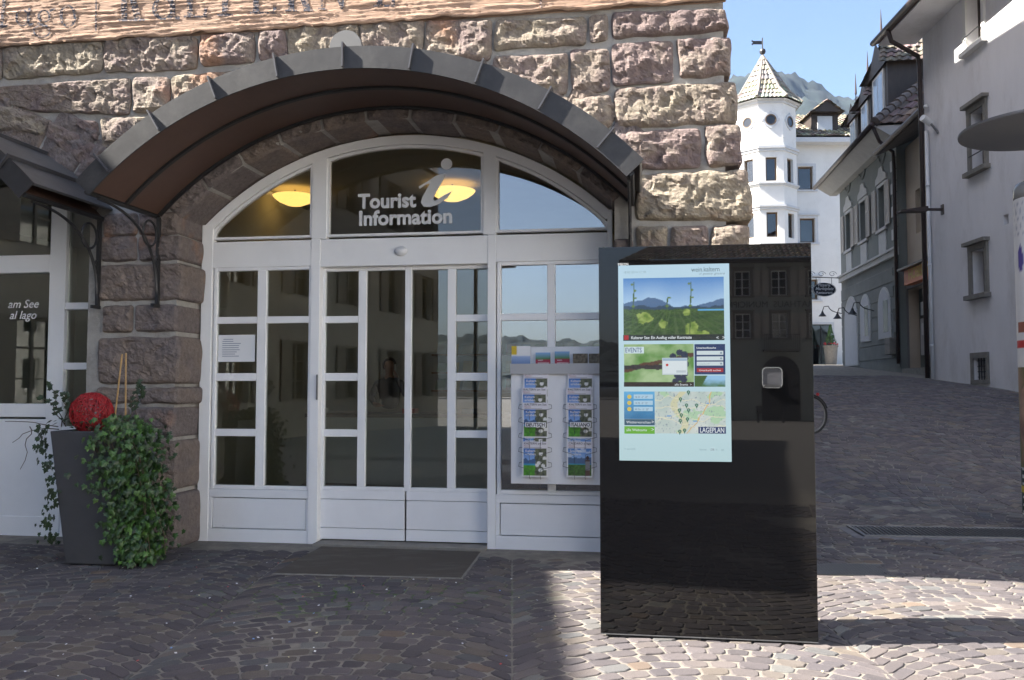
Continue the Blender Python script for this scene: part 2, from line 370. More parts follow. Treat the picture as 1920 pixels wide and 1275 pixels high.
# ------------------------------------------------------------------ text and pictures
def text(body, size, fr, a, c, b, mat, parent, name='lettering', align='LEFT', shear=0, bold=0, space=1.0, ex=.0005, label=None, sx=1.0):
    cu = bpy.data.curves.new('t', 'FONT'); cu.body = body; cu.size = size; cu.align_x = align; cu.shear = shear; cu.offset = bold; cu.space_character = space; cu.extrude = ex; cu.resolution_u = 3
    o = bpy.data.objects.new('t', cu); COL.objects.link(o); dg = bpy.context.evaluated_depsgraph_get(); me = bpy.data.meshes.new_from_object(o.evaluated_get(dg))
    mb = MB(); mb.add([fr.p(a + v.co.x * sx, b + v.co.z, c + v.co.y) for v in me.vertices], [tuple(p.vertices) for p in me.polygons])
    bpy.data.objects.remove(o); bpy.data.curves.remove(cu); bpy.data.meshes.remove(me)
    return mb.build(name, mat, parent, label=label, recalc=False)
def picture(fr, a0, a1, c0, c1, b, nx, ny, fn, name, mat, parent, label=None, curve=0):
    mb = MB(); vs = []; cs = []
    for j in range(ny + 1):
        for i in range(nx + 1):
            s, t = i / nx, j / ny; vs.append(fr.p(a0 + (a1 - a0) * s, b + curve * (1 - (2 * s - 1) ** 2), c0 + (c1 - c0) * t)); cs.append(fn(s, t))
    mb.add(vs, [(j * (nx + 1) + i, j * (nx + 1) + i + 1, (j + 1) * (nx + 1) + i + 1, (j + 1) * (nx + 1) + i) for j in range(ny) for i in range(nx)]); mb.c = cs
    return mb.build(name, mat, parent, label=label, recalc=False, colors=True)
def fbm(x, y, s=0): return noise.fractal((x, y, s), 1.0, 2.0, 4)
def lerp(a, b, t): t = max(0, min(1, t)); return tuple(x + (y - x) * t for x, y in zip(a, b))

# ------------------------------------------------------------------ rough stone
def wob_v(x, y, off): return noise.noise_vector(Vector((x * 5, y * 5, 2)) + off) * .35
def stone(fr, q, parent, mat, seed, b0=.42, back=.30, bulge=.06, step=.018, rough=1.0, wob=.014):
    # q: four corners (a, c), clockwise from upper left; a hewn block with chipped facets
    rr = random.Random(seed); A, B, C, D = [Vector((x, y)) for x, y in q]
    w = max((B - A).length, (C - D).length); h = max((A - D).length, (B - C).length)
    nx, ny = max(6, int(w / step)), max(5, int(h / step)); off = Vector((seed * 3.7, seed * 1.3, seed * .7))
    pl = [(rr.uniform(0, w), rr.uniform(0, h), rr.uniform(-.34, .34), rr.uniform(-.42, .42), rr.uniform(.55, 1.1)) for _ in range(7)]
    tone = rr.uniform(.6, 1.25)
    vs = []; fs = []
    def pt(s, t, rad):                                     # rounded corners, ragged outline
        k = .07; ss = s + k * (s - .5) * (1 - (2 * t - 1) ** 2) * .3; tt = t
        x = (A.x * (1 - ss) + B.x * ss) * (1 - tt) + (D.x * (1 - ss) + C.x * ss) * tt; y = (A.y * (1 - ss) + B.y * ss) * (1 - tt) + (D.y * (1 - ss) + C.y * ss) * tt
        return x, y
    for j in range(-1, ny + 2):
        for i in range(-1, nx + 2):
            s, t = min(1, max(0, i / nx)), min(1, max(0, j / ny)); x, y = pt(s, t, 0)
            ex, ey = min(s, 1 - s) * w, min(t, 1 - t) * h
            cr = .035; dx, dy = max(0, cr - ex), max(0, cr - ey)
            if dx > 0 and dy > 0:                          # pull the corners in
                k = (math.hypot(dx, dy) - cr) / cr
                if k > 0: x += (.5 - s) * k * .05; y += (t - .5) * k * .05
            wn = noise.noise_vector(Vector((x * 7, y * 7, 0)) + off) * wob
            edge = i < 0 or j < 0 or i > nx or j > ny
            e = min(ex, ey); prof = min(1, e / .05); prof = prof * (2 - prof)
            hp = min(bulge * k0 + (x - A.x - px) * gx * .5 + (D.y - y + py) * gy * .0 + (y - D.y - py) * gy * .5 for px, py, gx, gy, k0 in pl)
            hp = max(hp, bulge * .1) * tone
            fb = noise.fractal(Vector((x * 8, y * 8, 0)) + off, .9, 2.1, 5) * .020 + noise.fractal(Vector((x * 26, y * 26, 3)) + off, .7, 2.1, 4) * .006
            dd, pp_ = noise.voronoi(Vector((x * 8.5, y * 11, seed * 1.7)) + wob_v(x, y, off)); q0 = pp_[0] * 7.3
            fct = noise.cell(q0) * .014 + ((x * 8.5 - pp_[0].x) * noise.cell(q0 + Vector((9.1, 2.2, 4.7))) + (y * 11 - pp_[0].y) * noise.cell(q0 + Vector((3.3, 8.4, 1.2)))) * .016
            rg = -fct * min(1, (dd[1] - dd[0]) / .12)
            b = b0 + prof * (hp + (fb - rg) * rough) + (1 - prof) * -.012
            if edge: b = b0 - back
            elif back > .25 and (i in (0, nx) or j in (0, ny)): b = b0 - .03 + fb * .5
            vs.append(fr.p(x + wn.x, b + (0 if edge else wn.z * .4), y + wn.y))
    m = nx + 3
    for j in range(ny + 2):
        for i in range(nx + 2): fs.append((j * m + i, j * m + i + 1, (j + 1) * m + i + 1, (j + 1) * m + i))
    return MB().add(vs, fs).build('stone', mat, parent, recalc=False, smooth=False)

# ------------------------------------------------------------------ the tourist office
def fa(px, py=720, b=0): return F.at(px, py, b)[0]
def fc(py, px=756, b=0): return F.at(px, py, b)[1]
office = thing('tourist_office', 'rough brownish stone building with peach plaster above and arched white tourist information front', 'building', F.o)
C_P = fc(37, 800, WB); A_L = -16.0; H_T = 14.9
# entrance arch circle through three points of the white frame
def circ(p, q, r):
    (x1, y1), (x2, y2), (x3, y3) = p, q, r; d = 2 * (x1 * (y2 - y3) + x2 * (y3 - y1) + x3 * (y1 - y2))
    ux = ((x1 * x1 + y1 * y1) * (y2 - y3) + (x2 * x2 + y2 * y2) * (y3 - y1) + (x3 * x3 + y3 * y3) * (y1 - y2)) / d
    uy = ((x1 * x1 + y1 * y1) * (x3 - x2) + (x2 * x2 + y2 * y2) * (x1 - x3) + (x3 * x3 + y3 * y3) * (x2 - x1)) / d
    return ux, uy, math.hypot(x1 - ux, y1 - uy)
A_JL, A_JR = fa(374), fa(1150)
ACX, ACC, ARAD = circ(F.at(383, 424), F.at(775, 253), F.at(1150, 400))
C_TR = fc(444)                                            # top of the transom
def arch_c(a, r): return ACC + math.sqrt(max(0, r * r - (a - ACX) ** 2))
# canopies
CB = WB + 1.02
cl, cap_, crr = F.at(146, 338, CB), F.at(668, 89, CB), F.at(1204, 299, CB)
KX, KC, KR = circ(cl, cap_, crr)
T0, T1 = math.atan2(cl[0] - KX, cl[1] - KC), math.atan2(crr[0] - KX, crr[1] - KC)
DA = F.at(62, 351, CB)[0] - crr[0]                        # the next bay to the left

# mortar wall with the two arched openings
def opening_top(a):
    for d in (0, DA):
        x = a - d
        if A_JL - .02 < x < A_JR + .02: return arch_c(x, ARAD + .03)
    return None
stops = sorted(set([A_L, A_C - .03] + [A_JL + d - .03 for d in (0, DA)] + [A_JR + d + .03 for d in (0, DA)] + [A_JL + d - .03 + (A_JR - A_JL + .06) * i / 40 for d in (0, DA) for i in range(41)]))
b = MB()
for a0, a1 in zip(stops, stops[1:]):
    z0, z1 = opening_top(a0 + 1e-3 if a0 + 1e-3 < a1 else a0), opening_top(a1 - 1e-3)
    mid = opening_top((a0 + a1) / 2)
    if mid is None: z0 = z1 = -.1
    else: z0 = z0 if z0 is not None else mid; z1 = z1 if z1 is not None else mid
    b.add([F.p(a0, WB - .035, z0), F.p(a1, WB - .035, z1), F.p(a1, WB - .035, C_P + .1), F.p(a0, WB - .035, C_P + .1)], [(0, 1, 2, 3)])
    if mid is not None: b.add([F.p(a0, WB - .035, z0), F.p(a1, WB - .035, z1), F.p(a1, -.08, z1), F.p(a0, -.08, z0)], [(0, 1, 2, 3)])
for d in (0, DA):
    for a in (A_JL - .03 + d, A_JR + .03 + d): b.add([F.p(a, WB - .035, -.1), F.p(a, -.08, -.1), F.p(a, -.08, arch_c(a - d, ARAD + .03)), F.p(a, WB - .035, arch_c(a - d, ARAD + .03))], [(0, 1, 2, 3)])
b.build('mortar_wall', m_mortar, office, recalc=False)
b = MB(); b.box(F, A_C - .35, A_C - .03, -24, WB - .04, -.2, H_T); b.build('side_wall', m_mortar, office)
b = MB(); b.box(F, A_L, A_C - .36, -12, -11.7, -.1, H_T); b.box(F, A_L, A_L + .3, -11.7, WB - .06, -.1, H_T); b.build('rear_wall', m_wplaster, office)
m_tile = M('roof_tile', (.20, .12, .085), .85, .3, 5, .4, 30)
b = MB(); b.box(F, A_L, A_C, -24, WB + .0, H_T, H_T + .3); b.build('roof', m_tile, office)
MB().box(F, A_C - 7, A_C - .36, -17, -12.01, -.1, 16.5).build('rear_wing', m_wplaster, office)
MB().box(F, A_C - 7, A_C - .36, -30, -17.01, -.1, 20).build('rear_wing', m_wplaster, office)
# combed peach plaster above
mpl, n, bs, new, ln = nodes('combed_plaster'); co = worldpos(n, (2.4, 2.4, 46)); f = nz(n, 1.0, 9, .72, co, .7)
cc = mixc(n, ramp(n, nz(n, 1.2, 5, .6, worldpos(n)), .3, .7), (.52, .335, .232), (.59, .39, .275))
cc = mixc(n, ramp(n, f, .25, .48), (.42, .265, .18), cc); ln(cc, bs.inputs['Base Color']); bs.inputs['Roughness'].default_value = .92
bump(n, bs, f, 1.0, .05)
b = MB(); nx = 560; vs = []; fs = []                        # ragged lower edge, trowelled ridges in relief
rows = 64; a_s, a_e = F.at(-60, 60, WB)[0], A_C - .01
def comb(a, c): return (.013 * max(0, noise.fractal((a * 2.4, c * 48 + .5 * noise.noise((a * 1.4, c * 2, 1)), 0), .9, 2.1, 4)))
for j in range(rows + 1):
    for i in range(nx + 1):
        a = a_s + (a_e - a_s) * i / nx; lo = C_P + .022 * noise.noise((a * 3.1, 0, 4)) + .012 * noise.noise((a * 11, 0, 9)); c = lo + (C_P + .62 - lo) * j / rows
        vs.append(F.p(a, WB + (.012 if j == 0 else .030) + comb(a, c), c))
for j in range(rows):
    for i in range(nx): fs.append((j * (nx + 1) + i, j * (nx + 1) + i + 1, (j + 1) * (nx + 1) + i + 1, (j + 1) * (nx + 1) + i))
k = len(vs); vs += [F.p(a_s + (a_e - a_s) * i / nx, WB - .03, C_P) for i in range(nx + 1)]
for i in range(nx): fs.append((i, i + 1, k + i + 1, k + i))
b.add(vs, fs).build('plaster_band', mpl, office, recalc=False, smooth=True)
b = MB(); b.box(F, a_s, a_e, WB - .2, WB + .03, C_P + .6, H_T); b.box(F, A_L, a_s, WB - .2, WB + .03, C_P, H_T); b.build('plaster_wall', mpl, office)
# painted lettering on the plaster: follows the ridges because it is laid just over them
m_letter = M('faded_blue_paint', (.050, .052, .070), .9, .3, 40, dirt=((.42, .28, .19), 38, .50, .60))
LF = F
def letter_quads(polys):
    b = MB()
    for P in polys:
        if len(P) != 4: b.prism(LF, P, WB + .03, WB + .04); continue
        w_ = math.hypot(P[1][0] - P[0][0], P[1][1] - P[0][1]); h_ = math.hypot(P[3][0] - P[0][0], P[3][1] - P[0][1]); nx_, ny_ = max(1, int(w_ / .01)), max(1, int(h_ / .008)); vs = []
        for j in range(ny_ + 1):
            for i in range(nx_ + 1):
                u, v = i / nx_, j / ny_; a = (P[0][0] * (1 - u) + P[1][0] * u) * (1 - v) + (P[3][0] * (1 - u) + P[2][0] * u) * v; c = (P[0][1] * (1 - u) + P[1][1] * u) * (1 - v) + (P[3][1] * (1 - u) + P[2][1] * u) * v
                vs.append(F.p(a, WB + .0345 + comb(a, c), c))
        b.add(vs, [(j * (nx_ + 1) + i, j * (nx_ + 1) + i + 1, (j + 1) * (nx_ + 1) + i + 1, (j + 1) * (nx_ + 1) + i) for j in range(ny_) for i in range(nx_)])
    return b
def px2(pts): return [F.at(x, y, WB + .04) for x, y in pts]
base = lambda x: 40.5 - (x - 230) * .058
def serif_letter(ch, x0, w):
    y = base(x0 + w / 2); T = -75; P = []
    st = 11; th = 4
    def stem(x, wd=st): P.append([(x, T), (x + wd, T), (x + wd, y), (x, y)])
    def foot(x, wd, yy=None): yy = y if yy is None else yy; P.append([(x, yy - 4), (x + wd, yy - 4), (x + wd, yy), (x, yy)])
    if ch == 'K': stem(x0 + 6); foot(x0, 24); P.append([(x0 + 17, -22), (x0 + 26, -30), (x0 + w - 5, y), (x0 + w - 19, y)]); foot(x0 + w - 26, 27)
    if ch == 'L': stem(x0 + 6); foot(x0, w); P.append([(x0 + w - 5, y - 18), (x0 + w, y - 18), (x0 + w, y), (x0 + w - 9, y)])
    if ch == 'T': stem(x0 + w / 2 - 5); foot(x0 + w / 2 - 14, 29)
    if ch == 'E': stem(x0 + 6); foot(x0, w); P.append([(x0 + w - 5, y - 16), (x0 + w, y - 16), (x0 + w, y), (x0 + w - 8, y)])
    if ch == 'R': stem(x0 + 6); foot(x0, 23); P.append([(x0 + 20, -34), (x0 + 31, -34), (x0 + w, y), (x0 + w - 14, y)]); foot(x0 + w - 15, 18)
    if ch == 'N': stem(x0 + 5, 4); foot(x0, 15); P.append([(x0 + 9, -70), (x0 + 20, -70), (x0 + w - 3, y), (x0 + w - 9, y)]); stem(x0 + w - 7, 4)
    if ch == 'i': stem(x0, 4)
    return P
polys = []
for ch, x0, w in (('K', 221, 50), ('L', 344, 44), ('T', 398, 46), ('E', 468, 50), ('R', 534, 50), ('N', 596, 52), ('E', 700, 40), ('i', 178, 3), ('i', 1013, 5)):
    ps = serif_letter(ch, x0, w)
    if x0 == 1013: ps = [[(1012, -10), (1016, -10), (1016, 14), (1012, 14)]]
    if x0 == 178: ps = [[(178, 0), (181, 0), (181, 58), (178, 58)]]
    letter_quads([px2(p) for p in ps]).build('painted_letter', m_letter, office, recalc=False)
def ring_letter(cx, cy, rx, ry, w, t0=0, t1=360):
    P = []
    for i in range(18):
        ta, tb = R(t0 + (t1 - t0) * i / 18), R(t0 + (t1 - t0) * (i + 1) / 18)
        k0, k1 = (abs(math.cos(ta)) * .65 + .35), (abs(math.cos(tb)) * .65 + .35)
        P.append(px2([(cx + rx * math.cos(ta), cy + ry * math.sin(ta)), (cx + rx * math.cos(tb), cy + ry * math.sin(tb)), (cx + (rx - w * k1) * math.cos(tb), cy + (ry - w * k1) * math.sin(tb)), (cx + (rx - w * k0) * math.cos(ta), cy + (ry - w * k0) * math.sin(ta))]))
    return P
lgs = []; lg = ring_letter(306, 16, 22, 21, 9) + [px2([(318, -14), (328, -14), (328, 34), (318, 36)]), px2([(326, 30), (337, 31), (336, 36), (322, 37)])]     # a of the place name
lgs.append(lg); lg = ring_letter(42, 33, 14, 16, 5) + [px2([(52, 14), (58, 13), (54, 46), (48, 47)]), px2([(50, 44), (63, 42), (61, 47), (50, 49)])]            # a
lgs.append(lg); lg = ring_letter(82, 30, 13, 12, 5) + ring_letter(78, 58, 17, 12, 4) + [px2([(70, 41), (90, 47), (88, 51), (68, 46)]), px2([(92, 17), (103, 14), (103, 19), (92, 22)])]   # g
lgs.append(lg); lgs.append(ring_letter(127, 30, 16, 21, 6)); lgs.append([px2([(6, -20), (12, -20), (5, 50), (-1, 50)]), px2([(1, 46), (14, 45), (13, 50), (0, 52)])])         # o, l
for lg in lgs: letter_quads(lg).build('painted_letter', m_letter, office, recalc=False)

# the stones, traced course by course
ST = [((1149, 19), (1363, 15), (1364, 58), (1149, 70)), ((1104, 27), (1140, 25), (1140, 75), (1104, 77)), ((929, 37), (1098, 31), (1098, 81), (925, 93)),
 ((800, 36), (923, 35), (918, 112), (797, 112)), ((675, 40), (794, 36), (790, 105), (677, 105)), ((538, 44), (669, 42), (669, 105), (540, 105)), ((482, 57), (533, 53), (538, 108), (484, 113)),
 ((373, 64), (476, 57), (476, 116), (375, 124)), ((194, 68), (367, 66), (368, 128), (194, 134)), ((6, 86), (189, 76), (189, 134), (6, 148)), ((-110, 90), (0, 86), (0, 148), (-110, 150)),
 ((-60, 166), (241, 144), (240, 214), (60, 208)), ((248, 145), (316, 143), (316, 208), (248, 211)), ((321, 141), (470, 130), (470, 190), (321, 201)), ((476, 122), (600, 112), (600, 170), (476, 185)),
 ((188, 221), (300, 216), (300, 275), (190, 275)), ((306, 210), (420, 205), (420, 262), (306, 262)), ((122, 219), (180, 226), (180, 264), (170, 258)),
 ((-20, 190), (88, 222), (78, 252), (-20, 240)), ((94, 226), (190, 276), (168, 320), (84, 256)), ((196, 285), (290, 280), (290, 330), (196, 330)),
 ((1147, 81), (1262, 75), (1262, 152), (1149, 160)), ((1269, 70), (1370, 66), (1372, 141), (1275, 146)), ((1070, 92), (1142, 90), (1142, 169), (1072, 172)), ((925, 105), (1063, 98), (1063, 175), (925, 170)),
 ((1153, 162), (1380, 149), (1383, 228), (1155, 240)), ((1072, 182), (1145, 175), (1147, 236), (1074, 240)), ((960, 182), (1066, 180), (1068, 236), (970, 236)),
 ((1130, 250), (1313, 238), (1314, 313), (1130, 318)), ((1319, 233), (1388, 230), (1394, 308), (1327, 312)), ((1196, 325), (1402, 316), (1414, 411), (1194, 414)),
 ((1194, 424), (1251, 422), (1251, 476), (1194, 478)), ((1258, 424), (1328, 422), (1328, 476), (1258, 478)), ((1335, 421), (1404, 420), (1404, 478), (1335, 478)),
 ((1190, 486), (1300, 485), (1300, 570), (1190, 570)), ((1307, 485), (1408, 485), (1410, 570), (1307, 570)), ((1188, 577), (1410, 577), (1412, 655), (1188, 655)), ((1186, 662), (1280, 662), (1280, 752), (1186, 752)), ((1287, 662), (1410, 662), (1410, 752), (1287, 752)),
 ((1184, 760), (1412, 760), (1413, 850), (1184, 850)), ((1182, 857), (1310, 857), (1310, 950), (1182, 950)), ((1317, 857), (1412, 857), (1412, 950), (1317, 950)), ((1180, 958), (1414, 958), (1414, 1052), (1180, 1048)),
 ((600, 108), (700, 105), (700, 160), (600, 160)), ((706, 108), (800, 108), (800, 160), (706, 160)), ((806, 115), (918, 118), (918, 170), (806, 165))]
for i, q in enumerate(ST):
    big = max(p[0] for p in q) > 1360
    stone(F, [F.at(x, y, WB) for x, y in q], office, m_stone, i + 3, WB, .40 if big else .07, .07 if big else .05, wob=.018 if big else .012)
# pier between the two bays (quoins wrap into the openings)
A_P0, A_P1 = F.at(184, 600, WB)[0], F.at(334, 600, WB)[0]
PR = [(398, 441, ((0, .45), (.47, 1))), (441, 489, ((0, .44), (.47, 1))), (495, 563, ((0, 1),)), (571, 623, ((0, .42), (.45, 1))), (631, 720, ((0, 1),)), (727, 758, ((0, .5), (.53, 1))), (764, 821, ((0, .40), (.43, 1))), (828, 918, ((0, 1),)), (925, 1030, ((0, .55), (.58, 1)))]
for k, (y0, y1, cells) in enumerate(PR):
    c0, c1 = F.at(260, y0, WB)[1], F.at(260, y1, WB)[1]
    if k == len(PR) - 1: c1 = -.02
    for s0, s1 in cells:
        e = .02 * ((k % 3) - 1)
        a0, a1 = A_P0 + (A_P1 - A_P0) * s0 - (e if s0 == 0 else 0), A_P0 + (A_P1 - A_P0) * s1 + (e if s1 == 1 else 0)
        stone(F, [(a0, c0), (a1, c0), (a1, c1), (a0, c1)], office, m_stone2, 60 + k * 3 + int(s0 * 2), WB, .46 if s1 == 1 or s0 == 0 else .1, .035, rough=.8)
# right jamb, hidden for the most part by the kiosk
for k in range(8):
    c0, c1 = .02 + k * .335, .02 + k * .335 + .31
    if c1 < arch_c(A_JR, ARAD) + .1: stone(F, [(A_JR + .02, c1), (F.at(1188, 600, WB)[0], c1), (F.at(1188, 600, WB)[0], c0), (A_JR + .02, c0)], office, m_stone2, 120 + k, WB, .46, .03)
# voussoirs of both arches
for bay, d in ((0, 0), (1, DA)):
    tl, tr = math.atan2(A_JL - ACX - .02, arch_c(A_JL, ARAD) - ACC), math.atan2(A_JR - ACX + .02, arch_c(A_JR, ARAD) - ACC); nv = 11
    for k in range(nv):
        if bay and k < 5: continue
        t0, t1 = tl + (tr - tl) * (k + .02) / nv, tl + (tr - tl) * (k + .98) / nv; r0, r1 = ARAD + .015 + .015 * (k % 2), ARAD + .60 + .05 * ((k * 3) % 4 - 1)
        q = [(ACX + d + r * math.sin(t), ACC + r * math.cos(t)) for r, t in ((r1, t0), (r1, t1), (r0, t1), (r0, t0))]
        stone(F, q, office, m_stone2, 200 + k + 20 * bay, WB - .012, .44, .045, wob=.010)

# ------------------------------------------------------------------ canopies
def canopy(d, mir):
    t = MB().ring(F, KX + d, KC, KR - .022, KR, T0, T1, 60, WB - .03, CB).build('canopy', m_zinctop, office, label='curved grey zinc canopy with brown underside on scrolled iron brackets', smooth=False)
    MB().ring(F, KX + d, KC, KR - .165, KR + .006, T0 - .004, T1 + .004, 60, CB + .001, CB + .016).build('fascia', m_zinc, t)
    MB().ring(F, KX + d, KC, KR - .135, KR - .12, T0 + .004, T1 - .004, 60, WB - .02, CB - .002).build('soffit', m_brown, t)
    for w_ in (.02, .52): MB().ring(F, KX + d, KC, KR - .155, KR - .134, T0 + .006, T1 - .006, 60, WB + w_, WB + w_ + .04).build('rib', m_black, t)
    ns = 9
    for k in range(ns):
        tt = T0 + (T1 - T0) * (k + .45) / ns; dt = .012 / KR
        MB().ring(F, KX + d, KC, KR - .155, KR + .034, tt - dt * .5, tt + dt * .5, 1, CB + .0165, CB + .045).ring(F, KX + d, KC, KR + .001, KR + .034, tt - dt * .5, tt + dt * .5, 1, WB, CB + .0165).build('seam', m_zincseam, t)
    for s, tt in ((1, T0), (-1, T1)):
        e = (KX + d + (KR - .08) * math.sin(tt), KC + (KR - .08) * math.cos(tt))
        b = MB(); b.tube([F.p(e[0] + s * .02, WB - .05, e[1] - .04), F.p(e[0] + s * .02, CB, e[1] - .04)], .022, 6); b.build('edge_bar', m_black, t)
        x, c0 = e[0] + s * .04, e[1] - .07
        br = MB().box(F, x - .014, x + .014, WB + .0, WB + .035, c0 - .78, c0 + .02)
        br.box(F, x - .014, x + .014, WB - .01, WB + .10, c0 - .80, c0 - .77)
        pts = []
        for i in range(15): q = i / 14; pts.append(F.p(x, WB + .03 + (CB - WB - .15) * (q ** 1.9), c0 - .66 + .66 * math.sin(q * math.pi / 2) ** .9))
        br.tube(pts, .013, 6)
        br.tube([F.p(x, WB + .16 + .105 * math.cos(R(i * 20)), c0 - .15 + .115 * math.sin(R(i * 20))) for i in range(18)], .011, 6, closed=True)
        br.tube([F.p(x, WB + .03 + .05 * math.sin(R(i * 15)), c0 - .34 - .16 * i / 12) for i in range(13)], .009, 6)
        br.build('bracket', m_iron, t)
    return t
can0 = canopy(0, 1); can1 = canopy(DA, 1)
dp = F.at(648, 92, CB - .45)
b = MB(); b.ring(F, dp[0], dp[1] + .02, 0.001, .135, 0, 2 * math.pi, 32, CB - .50, CB - .44); b.box(F, dp[0] - .02, dp[0] + .02, CB - .49, CB - .45, dp[1] - .2, dp[1] - .1)
b.build('spotlight', M('dull_grey_metal', (.13, .128, .125), .5, .05), None, label='round light grey spotlight disc standing on top of the zinc canopy', cat='spotlight')

# ------------------------------------------------------------------ white entrance front
ent = MB()
FD0, FD1 = -.075, 0.0
XL = dict(j0=374, g0=403, m0=479, m1=496, p0=578, p1=598, q0=914, q1=932, r0=936, n0=1026, n1=1041, r1=1136, j1=1150)
X = {k: fa(v) for k, v in XL.items()}
CY_ = {k: fc(v) for k, v in dict(tr=444, tb=495, m1t=590, m1b=603, m2t=699, m2b=714, m3t=807, m3b=821, gb=916, pt=940, pb=996, base=1023).items()}
CY_['base'] = -.02
ent.box(F, X['j0'], X['g0'] - .045, FD0, FD1 + .004, CY_['base'], arch_c(X['j0'] + .05, ARAD) - .02)
ent.box(F, X['r1'] + .02, X['j1'], FD0, FD1 + .004, CY_['base'], arch_c(X['j1'] - .05, ARAD) - .02)
ent.box(F, X['p0'] + .012, X['p1'], FD0 - .06, FD1 + .006, CY_['base'], C_TR + .0)
ent.box(F, X['q0'], X['q1'] - .012, FD0 - .06, FD1 + .006, CY_['base'], C_TR + .0)
ent.box(F, X['g0'] - .045, X['p0'] + .012, FD0, FD1, CY_['tb'], C_TR - .005); ent.box(F, X['p1'], X['q0'], FD0, FD1, CY_['tb'] - .01, C_TR - .005); ent.box(F, X['q1'] - .012, X['r1'] + .02, FD0, FD1, CY_['tb'], C_TR - .005)
ta, tb = math.atan2(X['j0'] - ACX, arch_c(X['j0'], ARAD) - ACC), math.atan2(X['j1'] - ACX, arch_c(X['j1'], ARAD) - ACC)
ent.ring(F, ACX, ACC, ARAD - .085, ARAD, ta, tb, 48, FD0 + .002, FD1 + .002)
for x0, x1 in ((X['p0'] + .012, X['p1'] + .055), (X['q0'] - .045, X['q1'] - .012)):
    ent.prism(F, [(x0, C_TR), (x1, C_TR), (x1, arch_c(x1, ARAD - .08)), (x0, arch_c(x0, ARAD - .08))], FD0, FD1 + .003)
front = ent.build('entrance_front', m_white, office, label='white painted arched timber front with fanlights and small panes', bevel=.004)
# fanlights
def fan(a0, a1, rr, n=16):
    pts = [(a0, C_TR + .02), (a1, C_TR + .02)]
    for i in range(n + 1): a = a1 + (a0 - a1) * i / n; pts.append((a, max(C_TR + .02, arch_c(a, rr))))
    return pts
def inset(a0, a1, name='fanlight', gm=m_glass):
    outer, inn = fan(a0, a1, ARAD - .09), [(min(max(a, a0 + .022), a1 - .022), c) for a, c in fan(a0, a1, ARAD - .115)]
    inn = [(a, max(c, C_TR + .042)) for a, c in inn]
    b = MB(); k = len(outer)
    for bb in (FD0 + .01, FD1 - .014):
        b.add([F.p(a, bb, c) for a, c in outer] + [F.p(a, bb, c) for a, c in inn], [(i, (i + 1) % k, k + (i + 1) % k, k + i) for i in range(k)])
    b.add([F.p(a, bb, c) for bb in (FD0 + .01, FD1 - .014) for a, c in inn], [(i, (i + 1) % k, k + (i + 1) % k, k + i) for i in range(k)])
    fo = b.build(name, m_white, office, recalc=True)
    MB().poly(F, inn, -.045).build('pane', gm, fo, recalc=False); return fo
la = F.at(404, 448)[0]
inset(X['g0'] - .05, X['p0'] + .012); fmid = inset(X['p1'] + .055, X['q0'] - .045); inset(X['q1'] - .012, X['r1'] + .02, gm=m_glassrefl)
# side windows
def sash(a0, a1, c0, c1, bars_v, bars_h, bf, wid, name, dep=.05, gm=m_glass):
    fo = MB(); vx = [a0] + [x for pr in bars_v for x in pr] + [a1]
    fo.box(F, a0 - wid, a0, bf - dep, bf, c0 - wid * 1.0, c1 + wid); fo.box(F, a1, a1 + wid, bf - dep, bf, c0 - wid, c1 + wid)
    fo.box(F, a0, a1, bf - dep, bf, c1, c1 + wid); fo.box(F, a0, a1, bf - dep, bf, c0 - wid, c0)
    for x0, x1 in bars_v: fo.box(F, x0, x1, bf - dep, bf, c0, c1)
    cells = []
    for i in range(0, len(vx), 2):
        hs = sorted(bars_h[i // 2]); prev = c0
        for h0, h1 in hs: fo.box(F, vx[i], vx[i + 1], bf - dep, bf - .002, h0, h1); cells.append((vx[i], vx[i + 1], prev, h0)); prev = h1
        cells.append((vx[i], vx[i + 1], prev, c1))
    o = fo.build(name, m_white, office, bevel=.004)
    for x0, x1, z0, z1 in cells: MB().box(F, x0 - .008, x1 + .008, bf - dep * .72, bf - dep * .6, z0 - .008, z1 + .008).build('pane', gm, o)
    return o
H3 = [(CY_['m1b'], CY_['m1t']), (CY_['m2b'], CY_['m2t']), (CY_['m3b'], CY_['m3t'])]
sash(X['g0'], X['p0'] - .012, CY_['gb'], CY_['tb'] - .03, [(X['m0'], X['m1'])], [H3, H3[:1]], -.012, .034, 'side_window')
sash(X['r0'] + .012, X['r1'] - .012, CY_['gb'], CY_['tb'] - .03, [(X['n0'], X['n1'])], [H3[:1], H3[:1]], -.012, .034, 'side_window', gm=m_glassrefl)
m_chip = M('chipped_white_paint', (.74, .75, .77), .5, .03, 3, .1, 30, dirt=((.20, .17, .14), 26, .69, .71))
for a0, a1 in ((X['g0'] - .045, X['p0'] + .011), (X['q1'] - .011, X['r1'] + .019)):
    MB().box(F, a0, a1, FD0, FD1 - .004, CY_['pt'] + .004, CY_['gb'] - .036).box(F, a0, a1, FD0, FD1 - .002, CY_['base'], CY_['pb'] - .02).box(F, a0, a0 + .035, FD0, FD1 - .004, CY_['pb'] - .019, CY_['pt'] + .003).box(F, a1 - .02, a1, FD0, FD1 - .004, CY_['pb'] - .019, CY_['pt'] + .003).build('rail', m_chip, office, bevel=.003)
    MB().box(F, a0 + .042, a1 - .027, FD0, FD1 - .013, CY_['pb'] - .012, CY_['pt'] - .004).build('panel', m_chip, office, bevel=.003)
